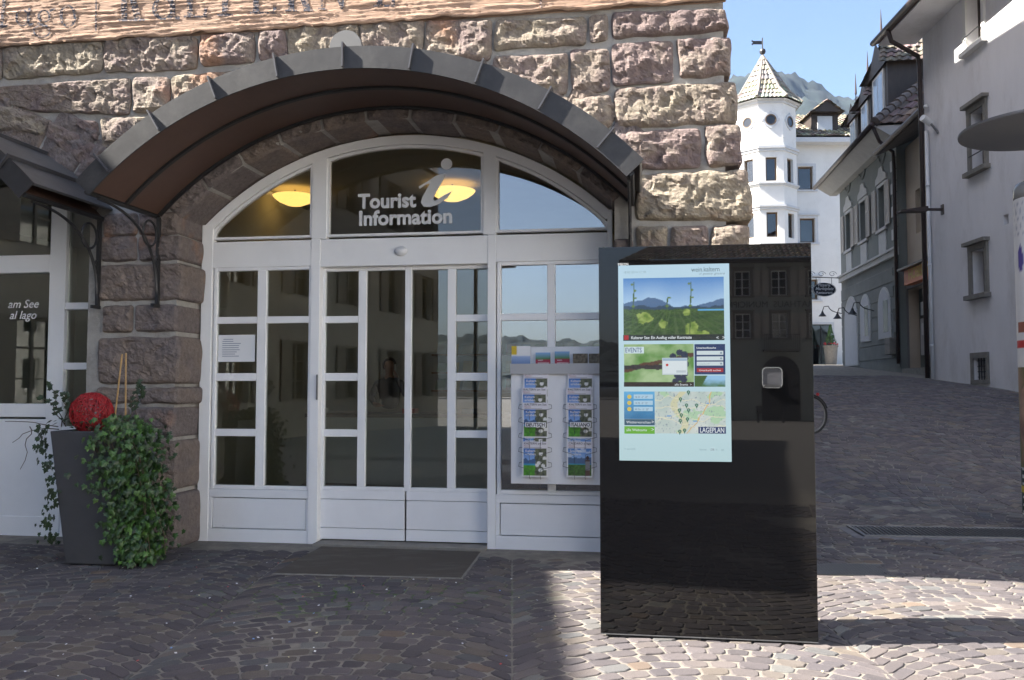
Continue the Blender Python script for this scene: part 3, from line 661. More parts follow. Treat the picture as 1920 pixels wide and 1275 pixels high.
# sliding doors
DB = -.07
xm = fa(757.5)
def door(a0, a1, tall_right):
    st = .034; g = fa(670) - fa(608); mw = fa(686) - fa(671)
    if tall_right: v0 = a0 + .05 + g; cells_v = [(v0, v0 + mw)]; hs = [H3, []]
    else: v1 = a1 - .012 - g; cells_v = [(v1 - mw, v1)]; hs = [[], H3]
    o = sash(a0 + (.045 if tall_right else .042), a1 - (.012 if tall_right else .012), CY_['gb'], CY_['tb'] - .045, cells_v, hs, DB, .034, 'sliding_door')
    MB().box(F, a0 + .004, a1 - .004, DB - .04, DB - .001, .03, CY_['pb']).box(F, a0 + .004, a1 - .004, DB - .04, DB - .001, CY_['pt'], CY_['gb'] - .034).build('rail', m_whited, o, bevel=.002)
    MB().box(F, a0 + .006, a1 - .006, DB - .04, DB - .003, CY_['pb'] + .005, CY_['pt'] - .005).build('panel', m_whited, o, bevel=.002)
    return o
dl = door(X['p1'] - .02, xm - .004, True); door(xm + .004, X['q0'] + .02, False)
MB().box(F, X['p1'], X['q0'], -.14, .12, -.05, .018).build('threshold', m_stonetrim, office, bevel=.004)
b = MB(); hx = fa(597); b.box(F, hx - .012, hx + .0, .006, .03, fc(750), fc(702)); b.build('door_handle', m_grate, office, bevel=.004)
sx_, sc_ = F.at(752, 471); b = MB(); b.add([F.p(sx_ + .062 * math.cos(t) * math.cos(p), .006 + .045 * math.sin(p), sc_ + .045 * math.sin(t) * math.cos(p)) for p in [R(x) for x in (0, 25, 50, 75, 89)] for t in [R(15 * i) for i in range(24)]],
    [(j * 24 + i, j * 24 + (i + 1) % 24, (j + 1) * 24 + (i + 1) % 24, (j + 1) * 24 + i) for j in range(4) for i in range(24)]); b.build('motion_sensor', m_paper, office, smooth=True)
# lettering on the middle fanlight
m_film = M('white_film', (.70, .71, .72), .6, .02)
ta_, tc_ = F.at(669, 389); text('Tourist', .190, F, ta_, tc_, -.040, m_film, fmid, bold=.0062, space=1.0, sx=.97)
ta_, tc_ = F.at(669, 421); text('Information', .190, F, ta_, tc_, -.040, m_film, fmid, bold=.0062, space=1.0, sx=1.0)
ip = [(428, 815), (470, 790), (505, 766), (545, 757), (537, 785), (505, 840), (492, 868), (500, 878), (540, 852), (575, 835), (555, 865), (520, 890), (480, 905), (450, 903), (438, 885), (445, 860), (470, 815), (478, 801), (460, 806), (432, 825)]
b = MB(); b.prism(F, [F.at(600 + x / 2.341, y / 2.341) for x, y in ip], -.0405, -.0395)
dx_, dc_ = F.at(600 + 551 / 2.341, 715 / 2.341); b.prism(F, [(dx_ + .053 * math.cos(R(i * 15)), dc_ + .053 * math.sin(R(i * 15))) for i in range(24)], -.0405, -.0395); b.build('information_symbol', m_film, fmid, recalc=True)
# left bay: same frame seen at its right end only
lb = MB()
P0, P1 = F.at(88, 700)[0], F.at(118, 700)[0]; JX = A_JR + DA
lb.box(F, P0, P1, FD0, .004, -.02, fc(300, 110)); c_t0, c_t1 = fc(511, 60), fc(478, 60)
lb.box(F, P0 - 2.2, P0, FD0, .0, c_t0, c_t1); lb.box(F, P0 - 2.2, P0, FD0, 0, fc(782, 50), fc(757, 50)); lb.box(F, P0 - 2.2, P0, FD0, -.006, -.02, fc(786, 50)); lb.box(F, P0 - 2.2, P0, FD0, .0, -.02, fc(968, 50))
for y0, y1 in ((567, 580), (680, 693)): lb.box(F, P1, JX, FD0, -.004, fc(y1, 150), fc(y0, 150))
lb.box(F, P1, JX, FD0, -.006, -.02, fc(800, 150)); lb.box(F, JX - .03, JX + .02, FD0, -.002, -.02, 2.6)
lb.ring(F, ACX + DA, ACC, ARAD - .09, ARAD, 0, tb, 30, FD0 + .002, FD1)
lf = lb.build('window_front', m_white, office, label='white timber shop window front under the neighbouring canopy', bevel=.004)
for a0, a1, c0, c1 in ((P0 - 2.2, P0, fc(757, 50), c_t0), (P0 - 2.2, P0, c_t1, fc(250, 50)), (P1, JX, fc(800, 150), fc(693, 150)), (P1, JX, fc(680, 150), fc(580, 150)), (P1, JX, fc(567, 150), fc(350, 150))):
    MB().box(F, a0, a1, -.05, -.044, c0, c1).build('pane', m_glass, lf)
ta_, tc_ = F.at(66, 576); text('am See', .115, F, ta_, tc_, -.042, m_film, lf, align='RIGHT', shear=.28, bold=.0006)
ta_, tc_ = F.at(62, 597); text('al lago', .115, F, ta_, tc_, -.042, m_film, lf, align='RIGHT', shear=.28, bold=.0006)

# ------------------------------------------------------------------ the room behind the glass
RD = -5.2; RT = 3.7
m_cream = M('cream_wall', (.43, .425, .37), .85, .05, 2); m_floor = M('dark_floor', (.05, .045, .042), .4, .2, 5)
a0, a1 = A_JL + DA - .2, A_C - .5
b = MB(); b.box(F, a0, a1, RD - .1, RD, 0, RT); b.box(F, a0 - .1, a0, RD, -.12, 0, RT); b.box(F, a1, a1 + .1, RD, -.12, 0, RT); b.build('room_wall', m_cream, office)
b = MB(); b.box(F, a0, a1, RD, -.12, RT, RT + .1); b.build('room_ceiling', m_cream, office)
b = MB(); b.box(F, a0, a1, RD, -.11, -.10, -.004); b.build('room_floor', m_floor, office)
b = MB(); b.box(F, A_JL - .7, A_JL - .1, -3.4, -.1, 0, RT); b.build('room_partition', m_cream, office)
m_lamp = emit('lamp_glass', (1.0, .60, .16), .33)
def pendant(px, py, dep, rad, lab):
    a, c = F.at(px, py, -dep); o = F.p(a, -dep, c)
    t = thing('pendant_lamp', lab, 'lamp', o, 'lit bowl lamps inside the office')
    MB().lathe(o, [(.01, -rad * .36), (rad * .35, -rad * .32), (rad * .7, -rad * .17), (rad * .93, 0), (rad, rad * .10), (rad * .97, rad * .11), (rad * .6, rad * .02), (.01, -rad * .05)], 32).build('bowl', m_lamp, t, smooth=True)
    MB().tube([o, o + Z * (RT - c)], .008, 6).build('rod', m_grate, t)
    l = bpy.data.lights.new('lamp_light', 'POINT'); l.energy = 24; l.color = (1, .72, .38); l.shadow_soft_size = .15; lo = bpy.data.objects.new('lamp_light', l); COL.objects.link(lo); lo.parent = t; lo.location = (0, 0, .22)
pendant(553, 372, 1.7, .25, 'glowing yellow bowl lamp seen through the left fanlight')
pendant(848, 362, 1.7, .26, 'glowing yellow bowl lamp behind the white information symbol')
ct = thing('service_counter', 'long pale service counter with dark top inside the office', 'counter', F.p(-.5, -3.2, 0))
ca0, ca1 = F.at(470, 740, -3.0)[0], F.at(1010, 740, -3.0)[0]
MB().box(F, ca0, ca1, -3.5, -2.9, .12, 1.04).build('front_panel', M('pale_laminate', (.48, .47, .42), .5, .04), ct); MB().box(F, ca0 - .03, ca1 + .03, -3.55, -2.85, 1.042, 1.09).build('counter_top', M('dark_top', (.10, .08, .055), .35, .2), ct); MB().box(F, ca0, ca1, -3.5, -2.93, 0, .118).build('plinth', m_black, ct)
sh = thing('brochure_shelf', 'wooden wall shelves full of small leaflets behind the counter', 'shelf', F.p(.6, RD + .1, 1.2))
m_shelf = M('shelf_wood', (.26, .15, .07), .5, .2, 12)
for k, c in enumerate((1.35, 1.62, 1.89)):
    MB().box(F, -.9, 2.4, RD + .002, RD + .26, c, c + .025).build('board', m_shelf, sh)
    for i in range(15):
        x = -.85 + i * .215 + rnd(-.02, .02); cn_, cl_ = random.choice([('red', (.5, .1, .08)), ('cream', (.7, .68, .6)), ('blue', (.15, .25, .4)), ('ochre', (.6, .45, .2)), ('green', (.2, .3, .15)), ('white', (.75, .75, .75))])
        bb = MB(); bb.hexa([F.p(x + dx, RD + .2 - .1 * (dz > 0) + db, c + .03 + dz) for dz in (0, rnd(.13, .17)) for db in (0, .01) for dx in (0, .14)]); bb.c = [cl_] * 8
        bb.build('leaflet', m_print, None, label='small %s leaflet on the %s wall shelf behind the counter' % (cn_, ('lowest', 'middle', 'top')[k]), cat='leaflet', group='leaflets on the wall shelves', colors=True)

# ------------------------------------------------------------------ clerk and things behind the counter
pa, pc = F.at(731, 683, -3.95); PS = F.p(pa, -3.95, 0); pz = pc - .02
def skin_body(name, joints, edges, mats, parent, split):
    me = bpy.data.meshes.new(name); me.from_pydata([Vector(j[:3]) for j in joints], edges, []); o = bpy.data.objects.new(name, me); COL.objects.link(o)
    o.modifiers.new('skin', 'SKIN'); sv = me.skin_vertices[0].data
    for i, j in enumerate(joints): sv[i].radius = (j[3], j[4] if len(j) > 4 else j[3]); sv[i].use_root = (i == 0)
    sb = o.modifiers.new('sub', 'SUBSURF'); sb.levels = sb.render_levels = 2
    dg = bpy.context.evaluated_depsgraph_get(); m2 = bpy.data.meshes.new_from_object(o.evaluated_get(dg)); bpy.data.objects.remove(o)
    for m in mats: m2.materials.append(m)
    for p in m2.polygons: p.material_index = split(p.center); p.use_smooth = True
    o = bpy.data.objects.new(name, m2); COL.objects.link(o); o.parent = parent; ORG[o] = ORG[parent]; return o
clerk = thing('person', 'person in a dark jacket sitting behind the counter holding a phone to the ear', 'person', F.p(pa, -3.95, pz - .92))
B0 = pz - .92 - ORG[clerk].z
def L(a, b, c): return tuple(F.u * a + F.n * b + Z * (c))
J = [L(0, 0, .30) + (.15, .11), L(0, .01, .50) + (.15, .10), L(0, .02, .66) + (.14, .09), L(0, .02, .76) + (.055,), L(0, .03, .84) + (.055,), L(0, .04, .92) + (.085, .095), L(0, .04, 1.0) + (.06, .07),
     L(-.17, .02, .67) + (.06,), L(-.25, .06, .48) + (.045,), L(-.12, .26, .38) + (.035,), L(-.05, .32, .38) + (.035, .018),
     L(.17, .02, .67) + (.06,), L(.26, .10, .50) + (.045,), L(.15, .14, .72) + (.033,), L(.115, .12, .80) + (.035, .018)]
E_ = [(0, 1), (1, 2), (2, 3), (3, 4), (4, 5), (5, 6), (2, 7), (7, 8), (8, 9), (9, 10), (2, 11), (11, 12), (12, 13), (13, 14)]
for base, d in ((10, (.5, .5, -.1)), (14, (-.35, .2, .8))):
    for k in range(5):
        s_ = (k - 2) * .016; q = Vector(J[base][:3]); dv = (F.u * d[0] + F.n * d[1] + Z * d[2]); dv.normalize(); sd_ = Z.cross(dv).normalized(); ln_ = (.05, .075, .08, .075, .06)[k]
        J.append(tuple(q + sd_ * s_ + dv * ln_ * .5) + (.009,)); J.append(tuple(q + sd_ * s_ * 1.15 + dv * ln_ - F.n * .01) + (.008,)); E_ += [(base, len(J) - 2), (len(J) - 2, len(J) - 1)]
m_skin = M('skin', (.36, .20, .14), .5, .05); m_jack = M('dark_jacket', (.02, .02, .024), .8, .1)
skin_body('body', J, E_, [m_jack, m_skin], clerk, lambda c: 1 if c.z > .755 or (c.dot(F.n) > .25 and c.z < .46) else 0)
hb = ORG[clerk] + F.n * .02 + Z * .925; b = MB()
b.add([hb + Vector((.098 * math.sin(t) * math.cos(p), .105 * math.sin(t) * math.sin(p) + .018, .115 * math.cos(t))) for t in [R(x) for x in (2, 20, 40, 60, 80, 100, 118)] for p in [R(24 * i - 40) for i in range(11)]], [(j * 11 + i, j * 11 + i + 1, (j + 1) * 11 + i + 1, (j + 1) * 11 + i) for j in range(6) for i in range(10)]); b.build('hair', M('brown_hair', (.05, .03, .02), .6, .3, 30), clerk, smooth=True)
b = MB(); ph = ORG[clerk] + F.u * .105 + F.n * .09 + Z * .86; b.box(Fr(ph, u=tuple(F.n), n=tuple(F.u)), -.025, .025, -.008, .008, -.08, .08); b.build('phone', M('pale_phone', (.5, .5, .5), .4, .05), None, label='pale phone held by the clerk behind the counter', cat='phone', bevel=.004)
ma, mc = F.at(528, 688, -3.3); t = thing('computer_monitor', 'dark computer monitor standing on the service counter', 'monitor', F.p(ma, -3.3, 1.09))
MB().box(F, ma - .26, ma + .26, -3.32, -3.28, 1.20, 1.52).build('screen_case', m_black, t, bevel=.006); MB().box(F, ma - .03, ma + .03, -3.33, -3.29, 1.10, 1.2).box(F, ma - .12, ma + .12, -3.40, -3.22, 1.091, 1.10).build('foot', m_black, t)
for k, (px, cl_, lab) in enumerate(((600, (.6, .58, .5), 'low stack of pale leaflets on the service counter'), (770, (.5, .12, .08), 'low stack of red leaflets on the service counter'), (880, (.2, .3, .45), 'low stack of blue leaflets on the service counter'))):
    a_, _ = F.at(px, 730, -3.1); bb = MB(); bb.box(F, a_ - .08, a_ + .08, -3.2, -3.0, 1.091, 1.15, cl_); bb.build('leaflet_stack', m_print, None, label=lab, cat='leaflets', colors=True)
# ------------------------------------------------------------------ information kiosk
K = Fr(onZ(1131, 1193), -ALPHA)
def ka(px, py=800): return K.at(px, py)[0]
k0, k1 = ka(1124.3), ka(1527); KZ0 = K.at(1300, 1194)[1]; KZ1 = K.at(1320, 459.5)[1]; KD = .30
kio = thing('information_kiosk', 'tall glossy black glass information kiosk with a lit screen standing on the cobbles', 'kiosk', K.p((k0 + k1) / 2, -KD / 2, 0))
mk, n, bs, new, ln = nodes('black_glass'); bs.inputs['Base Color'].default_value = (.004, .004, .0045, 1); bs.inputs['Roughness'].default_value = .014; bs.inputs['IOR'].default_value = 1.5
m_kside = M('black_steel', (.012, .012, .013), .35, .1)
MB().box(K, k0 + .004, k1 - .004, -KD, -.013, KZ0 + .004, KZ1 - .003).build('body', m_kside, kio, bevel=.004)
MB().box(K, k0, k1, -.012, 0, KZ0, KZ1).build('glass_front', mk, kio, bevel=.0015)
MB().box(K, k0 + .03, k1 - .02, -KD + .03, -.03, -.02, KZ0 + .003).build('plinth', m_black, kio)
MB().box(K, k0, k1, -.014, .002, KZ0 - .006, KZ0 - .0005).build('bottom_trim', m_grate, kio)
def s(x, y): return K.at(900 + x / 2.771, 440 + y / 2.771)
m_scr = printed('screen_pixels', .165, .08)
(sa0, sc1), (sa1, sc0) = K.at(1159, 498), K.at(1372, 866)
SCB = lambda c: (.50, .74, .80)
scr = picture(K, sa0, sa1, sc0, sc1, .001, 2, 24, lambda u, v: lerp((.50, .69, .73), (.52, .72, .86), v), 'screen', m_scr, kio, label='lit portrait touch screen showing a pale blue page')
def rect(x0, y0, x1, y1, col, lv, name='screen_block'):
    (a0, c1), (a1, c0) = s(x0, y0), s(x1, y1)
    return picture(K, a0, a1, c0, c1, .001 + lv * .0004, 1, 1, lambda u, v: col, name, m_scr, scr)
def pic(x0, y0, x1, y1, fn, nx, ny, lv=1, name='screen_picture'):
    (a0, c1), (a1, c0) = s(x0, y0), s(x1, y1)
    return picture(K, a0, a1, c0, c1, .001 + lv * .0004, nx, ny, fn, name, m_scr, scr)
def em_text(col): m = emit('screen_ink_%.2f_%.2f_%.2f' % col, col, .165); m.node_tree.nodes['Principled BSDF'].inputs['Base Color'].default_value = (.01, .01, .01, 1); return m
e_dark, e_white, e_grey = em_text((.05, .07, .09)), em_text((.75, .82, .86)), em_text((.27, .40, .45))
def st(body, x, y, size, mat, lv=4, align='LEFT', **kw): a, c = s(x, y); return text(body, size, K, a, c, .001 + lv * .0004, mat, scr, align=align, ex=0, **kw)
def vines(u, v):
    top = .60 + .13 * fbm(u * 2.3, 1); mid = .545 + .07 * fbm(u * 4, 7)
    if v > top: c = lerp((.40, .60, .84), (.10, .27, .62), (v - top) / (1 - top))
    elif v > mid: c = (.09, .17, .32)
    elif v > .50 + .03 * fbm(u * 5, 3): c = (.035, .075, .13)
    else:
        c = lerp((.030, .085, .030), (.085, .17, .045), .5 + fbm(u * 4, v * 12)); c = lerp(c, (.02, .045, .015), .45 + .8 * fbm(u * 40, v * 60)); c = lerp(c, (.10, .16, .07), .5 * (math.sin((u - .5) * 26 / (.62 - v)) > .55))
        if .47 < v < .50 and u > .74: c = (.12, .42, .75)
    for cx, cy, rx, ry in ((.21, .36, .085, .09), (.68, .18, .06, .12), (.78, .10, .06, .06), (.40, .27, .04, .07), (.63, .44, .035, .06)):
        if ((u - cx) / rx) ** 2 + ((v - cy) / ry) ** 2 < 1 + .9 * fbm(u * 16, v * 10, 3): c = lerp((.12, .22, .03), (.34, .44, .12), .5 + 1.2 * fbm(u * 14, v * 14, 5))
    for x0, sl, top in ((.66, .02, .93), (.42, .035, .70), (.09, .02, .95)):
        if v < top and abs(u - x0 - sl * v) < .005: c = (.06, .12, .03)
        for q in (.55, .68, .8, .9):
            if q < top and ((u - x0 - sl * q - .02 * math.sin(q * 40)) / .017) ** 2 + ((v - q) / .016) ** 2 < 1: c = (.13, .22, .06)
    return c
pic(744, 228, 1270, 548, vines, 130, 80); pic(744, 521, 1270, 548, lambda u, v: (.02, .03, .03), 1, 1, 2); rect(748, 523, 772, 547, (.40, .012, .02), 3)
st('Kalterer See: Ein Ausflug voller Kontraste', 785, 543, .0245, e_white, bold=.0003, sx=.84); st('<  >', 1226, 544, .030, e_white)
def grapes(u, v):
    c = lerp((.10, .26, .05), (.40, .55, .30), .5 + .9 * fbm(u * 3.2, v * 2.4, 2))
    if abs(v - .5 - .35 * (u - .3) + .05 * fbm(u * 5, 0)) < .05: c = (.10, .05, .03)
    if abs(v - .46) < .05 + .03 * fbm(u * 9, 2) and u < .6: c = (.035, .03, .035)
    for i in range(16):
        x, y = .80 + .10 * math.sin(i * 2.4) * (1 - i / 40), .80 - .045 * i
        if (u - x) ** 2 * 2.2 + (v - y) ** 2 < .0055: c = (.025, .035, .075)
    return c
pic(748, 570, 1112, 790, grapes, 90, 55); rect(750, 583, 852, 617, (.62, .76, .80), 2); st('EVENTS', 754, 612, .040, em_text((.03, .08, .22)), bold=.0004, sx=.70)
rect(946, 640, 1078, 728, (.55, .64, .68), 2); rect(950, 657, 1074, 722, (.70, .78, .82), 3); rect(950, 643, 1074, 655, (.35, .48, .62), 3); rect(1020, 705, 1070, 717, (.50, .58, .62), 4)
b = MB(); a_, c_ = s(972, 677); b.prism(K, [(a_ + .008 * math.cos(R(i * 30)), c_ + .008 * math.sin(R(i * 30))) for i in range(12)], .0026, .0028); b.build('error_mark', em_text((.5, .02, .02)), scr)
st('alle Events  >', 1100, 784, .018, e_white, align='RIGHT'); rect(748, 766, 1112, 790, (.03, .02, .02), 2)
rect(1114, 569, 1275, 726, (.022, .045, .14), 1); st('Unterkunftssuche', 1124, 593, .0155, e_white, bold=.0002)
for y in (604, 633, 660): rect(1126, y, 1264, y + 20, (.62, .72, .76), 2); rect(1247, y + 5, 1258, y + 15, (.25, .33, .40), 3)
rect(1126, 693, 1264, 714, (.36, .02, .03), 2); st('Unterkunft suchen', 1195, 709, .0165, e_white, align='CENTER'); st('Unterkunft', 1130, 676, .0155, e_grey)
pic(1114, 732, 1275, 790, lambda u, v: lerp((.06, .16, .05), (.30, .55, .80), v * 1.5 + .3 * fbm(u * 5, v * 3)) if u > .22 + .2 * v else (.05, .12, .03), 30, 12)
pic(748, 815, 908, 958, lambda u, v: lerp((.02, .16, .36), (.12, .42, .72), v + .15 * fbm(u * 3, v * 6)), 20, 20)
for k, (y, tx) in enumerate(((842, '18. Di'), (874, '19. Mi'), (906, '20. Do'))):
    rect(798, y - 12, 898, y + 11, (.42, .62, .78), 2); st(tx + '  -2°  22°', 804, y + 6, .0155, e_dark, lv=4, sx=.8)
    b = MB(); a_, c_ = s(776, y); b.prism(K, [(a_ + .0125 * math.cos(R(i * 24)), c_ + .0125 * math.sin(R(i * 24))) for i in range(15)], .002, .0022); b.build('sun_symbol', em_text((.65, .50, .08)), scr)
rect(750, 958, 908, 991, (.03, .09, .15), 2); st('Wettervorschau', 760, 980, .021, e_white); st('>', 890, 981, .028, e_white)
rect(750, 995, 908, 1035, (.13, .42, .03), 2); st('alle Webcams', 760, 1020, .021, e_white); st('>', 890, 1021, .028, e_white)
def maps(u, v):
    c = lerp((.48, .58, .55), (.62, .68, .66), .5 + fbm(u * 4, v * 3, 8))
    if fbm(u * 3, v * 3, 21) > .22: c = (.42, .62, .42)
    if abs(u - .35 - .08 * math.sin(v * 7)) < .05: c = (.62, .62, .42)
    for k in range(4):
        if abs(v - .2 - .2 * k - .25 * fbm(u * 2 + k * 3, k)) < .008: c = (.75, .72, .55)
    if abs(u - .80 + .35 * (1 - v) ** 1.6 - .03 * fbm(v * 6, 2)) < .008: c = (.70, .45, .15)
    if fbm(u * 45, v * 16, 5) > .50: c = (.25, .30, .36)
    if abs(u - .2) < .03 and abs(v - .42) < .012 or abs(u - .57) < .025 and abs(v - .30) < .014 or abs(u - .75) < .022 and abs(v - .72) < .014: c = (.15, .35, .65)
    return c
pic(908, 815, 1278, 1035, maps, 110, 66)
for k, (x, y) in enumerate(((1042, 868), (1073, 900), (1126, 900), (1084, 925), (1046, 951), (1041, 980), (1078, 972), (1083, 832), (1036, 926), (1063, 1030), (1038, 1036))):
    b = MB(); a_, c_ = s(x, y); b.ring(K, a_, c_ + .016, .003, .010, 0, 2 * math.pi, 12, .0024, .0026); b.poly(K, [(a_ - .005, c_ + .008), (a_ + .005, c_ + .008), (a_, c_ - .006)], .0025); b.build('map_pin', em_text((.03, .16, .10)), scr, recalc=False)
rect(1134, 998, 1278, 1034, (.015, .04, .14), 2); st('LAGEPLAN', 1206, 1028, .041, e_white, align='CENTER', bold=.0003, sx=.70)
st('wein.kaltern', 1097, 193, .040, em_text((.06, .12, .14)), sx=.82); st('il punto giusto', 1270, 206, .019, em_text((.10, .16, .18)), align='RIGHT', shear=.3, space=1.25)
st('18.03.2014 12:18', 744, 202, .019, e_grey); st('< zurück', 750, 1117, .018, e_grey); rect(1196, 1104, 1221, 1126, (.56, .74, .80), 2); st('DE', 1208, 1122, .018, e_dark, align='CENTER'); st('home          it    en', 1140, 1121, .018, e_grey)
st('IMECON', 716, 160, .019, m_paper, sx=.85)
# scanner window to the right of the screen
hx0, hc0 = s(1465, 797); hx1, hc1 = s(1571, 688); b = MB(); rr_ = .022
def rrect(a0, c0, a1, c1, r): return [(x + r * math.cos(R(t)), y + r * math.sin(R(t))) for x, y, t0 in ((a1 - r, c1 - r, 0), (a0 + r, c1 - r, 90), (a0 + r, c0 + r, 180), (a1 - r, c0 + r, 270)) for t in range(t0, t0 + 91, 15)]
o_, i_ = rrect(hx0, hc0, hx1, hc1, .026), rrect(hx0 + .006, hc0 + .006, hx1 - .006, hc1 - .006, .021); k = len(o_)
b.add([K.p(a, bb, c) for bb in (.0005, .006) for L in (o_, i_) for a, c in L], [(2 * k + i, 2 * k + (i + 1) % k, 3 * k + (i + 1) % k, 3 * k + i) for i in range(k)] + [(i, (i + 1) % k, 2 * k + (i + 1) % k, 2 * k + i) for i in range(k)] + [(k + i, k + (i + 1) % k, 3 * k + (i + 1) % k, 3 * k + i) for i in range(k)])
hat = b.build('scanner_frame', M('polished_steel', (.62, .62, .63), .15, .03, metal=1), kio, recalc=False)
MB().poly(K, i_, .0012).build('scanner_glass', M('smoky_panel', (.05, .05, .055), .2, .1), hat, recalc=False)
MB().prism(K, [s(1480, 778), s(1552, 778), s(1566, 793), s(1470, 793)], .0016, .02).build('ledge', m_black, hat)
for px in (1131, 1220): MB().box(K, ka(px, 460) - .006, ka(px, 460) + .006, -.06, -.045, KZ1 - .004, KZ1 + .010).build('bolt', m_grate, kio)

# ------------------------------------------------------------------ brochure rack and brochures
RB = .10
ra0, rc1 = F.at(958, 650, RB); ra1 = F.at(1134, 700, RB)[0]; rc0 = F.at(1040, 908, RB)[1]; rcs = F.at(1000, 682, RB)[1]; rc7 = F.at(1000, 702, RB)[1]
m_rack = M('white_metal_sheet', (.70, .71, .73), .4, .03)
rk = thing('brochure_rack', 'white sheet metal brochure rack hung on the right hand window', 'rack', F.p((ra0 + ra1) / 2, RB, rc0))
MB().box(F, ra0, ra1, RB - .012, RB, rc0, rc7 + .004).build('back_plate', m_rack, rk, bevel=.003); MB().box(F, ra0, ra1, .03, .042, rc7, rc1).build('upper_plate', m_rack, rk, bevel=.002)
MB().hexa([F.p(a, b_, c) for c, bs_ in ((rc7 + .004, (.05, RB + .03)), (rcs, (.055, RB + .045))) for b_ in bs_ for a in (ra0, ra1)]).build('top_tray', M('grey_metal_sheet', (.42, .43, .45), .45, .03), rk)
for px in (980, 1110): MB().box(F, fa(px) - .01, fa(px) + .01, -.02, .03, rc1 - .25, rc1 - .15).box(F, fa(px) - .01, fa(px) + .01, -.02, RB - .012, rc0 + .05, rc0 + .1).build('hook', m_grate, rk)
def cover(kind):
    def fn(u, v):
        if v > .80: return (.70, .68, .72)
        if u < .05 or u > .95 or v < .035: return (.74, .74, .75)
        w = v / .80
        if kind == 0:
            c = lerp((.30, .48, .80), (.05, .17, .50), (w - .5) * 2)
            if w < .62 + .06 * fbm(u * 5, 1): c = (.06, .12, .26)
            if w < .46: c = (.05, .30, .48)
            if w < .40: c = lerp((.05, .20, .02), (.10, .34, .03), .5 + fbm(u * 7, w * 9))
            if u > .50 - .12 * fbm(w * 4, 3): c = lerp((.05, .06, .04), (.16, .17, .10), .5 + fbm(u * 9, w * 9, 2))
            for x, y in ((.74, .82), (.88, .66), (.66, .50), (.82, .40), (.58, .42), (.72, .24), (.9, .3)):
                if (u - x) ** 2 + ((w - y) * 1.3) ** 2 < .006: c = (.72, .72, .70)
        else:
            c = lerp((.34, .52, .80), (.06, .20, .52), (w - .55) * 2.2)
            if fbm(u * 4, w * 6, 4) > .25: c = lerp(c, (.7, .75, .8), .6)
            if w < .68 + .05 * fbm(u * 5, 7): c = (.07, .13, .25)
            if w < .48: c = (.05, .32, .46)
            if w < .43: c = lerp((.03, .08, .015), (.08, .18, .04), .5 + fbm(u * 12, w * 12))
            if abs(u - .80) < .085 and .05 < w < .62: c = (.10, .055, .04) if w < .25 or w > .55 else (.22, .21, .22)
            if (u - .80) ** 2 + (w - .68) ** 2 < .004: c = (.05, .03, .025)
        return c
    return fn
m_wire = M('steel_wire', (.10, .10, .105), .4, .1, metal=.6)
BW, BH = .222, .305
e_ink = m_ink; m_red_ink = M('red_ink', (.35, .05, .05), .6, .05); m_wt = m_film
rows = [(697, 738), (727, 765), (756, 803), (806, 830), (828, 897)]
covk = 0
for ci, px in enumerate((1003, 1087)):
    for ri, yb in enumerate((766, 792, 800, 862, 897)):
        a, c = F.at(px + (1.0, -1.5, .5, -1, 0)[ri], yb, RB + .05); b_ = RB + .018 + .011 * (ri in (1, 2, 4)) + .004 * ri; lean = 0
        if ri in (0, 1, 3): c = F.at(px, (697, 727, 0, 803)[ri], b_)[1] - BH
        if ri == 2: c = F.at(px, 755, b_)[1] - BH
        if ri == 4: c = F.at(px, 828, b_)[1] - BH
        it = ci == 1
        lang = 'Italian' if it and ri > 2 else 'German'
        pos = ('topmost', 'second', 'third', 'fourth', 'lowest')[ri]
        t = thing('brochure', 'tourist magazine with lake cover, %s in the %s wire column of the white rack' % (pos, 'ITALIANO' if it else 'DEUTSCH'), 'brochure', F.p(a, b_, c), 'magazines in the white rack')
        kind = 1 if (it and ri > 2) else 0
        MB().box(F, a - BW / 2 + .002, a + BW / 2 - .002, b_ - .010, b_ - .001, c, c + BH).build('pages', m_paper, t)
        picture(F, a - BW / 2, a + BW / 2, c, c + BH, b_, 34, 44, cover(kind), 'cover', m_print, t, curve=.006)
        bt = b_ + .0075
        text('CALDARO al lago' if it and ri > 2 else 'KALTERN am See', .026, F, a - .095, c + BH * .92, bt, m_ink, t); text('Panorama', .014, F, a - .095, c + BH * .865, bt, m_red_ink, t); MB().box(F, a - .095, a + .06, bt - .001, bt, c + BH * .825, c + BH * .832).build('rule', m_ink, t)
        text('Scoprire' if it and ri > 2 else 'Kaltern', .030, F, a - .085, c + BH * .705, bt, m_wt, t, bold=.0004); text('Caldaro.' if it and ri > 2 else 'erleben.', .030, F, a - .085, c + BH * .615, bt, m_wt, t, bold=.0004)
    for word, yw in (('ITALIANO' if ci else 'DEUTSCH', 800),):
        a, c = F.at(px + 1, yw + 1, RB + .075)
        lt = thing('language_label', 'small white label reading %s on the magazine holder' % word, 'label', F.p(a, RB + .07, c)); MB().box(F, a - .09, a + .09, RB + .068, RB + .072, c, c + .042).build('plate', m_paper, lt); text(word, .043, F, a, c + .007, RB + .0725, m_ink, lt, align='CENTER', bold=.001, sx=.86)
    for k, yw in enumerate((766, 791, 820, 847, 875)):
        a, c = F.at(px, yw + 3, RB + .06); h = BW / 2
        for sgn in (-1, 1): MB().tube([F.p(a + sgn * (h - .004), RB + .001, c + .05), F.p(a + sgn * (h + .03), RB + .03, c + .045), F.p(a + sgn * (h + .035), RB + .055, c + .015), F.p(a + sgn * (h - .01), RB + .066, c + .003), F.p(a + sgn * h * .45, RB + .072, c - .012), F.p(a + sgn * h * .42, RB + .070, c - .075), F.p(a + sgn * h * .42, RB + .02, c - .10)], .0022, 5).build('wire_holder', m_wire, rk)
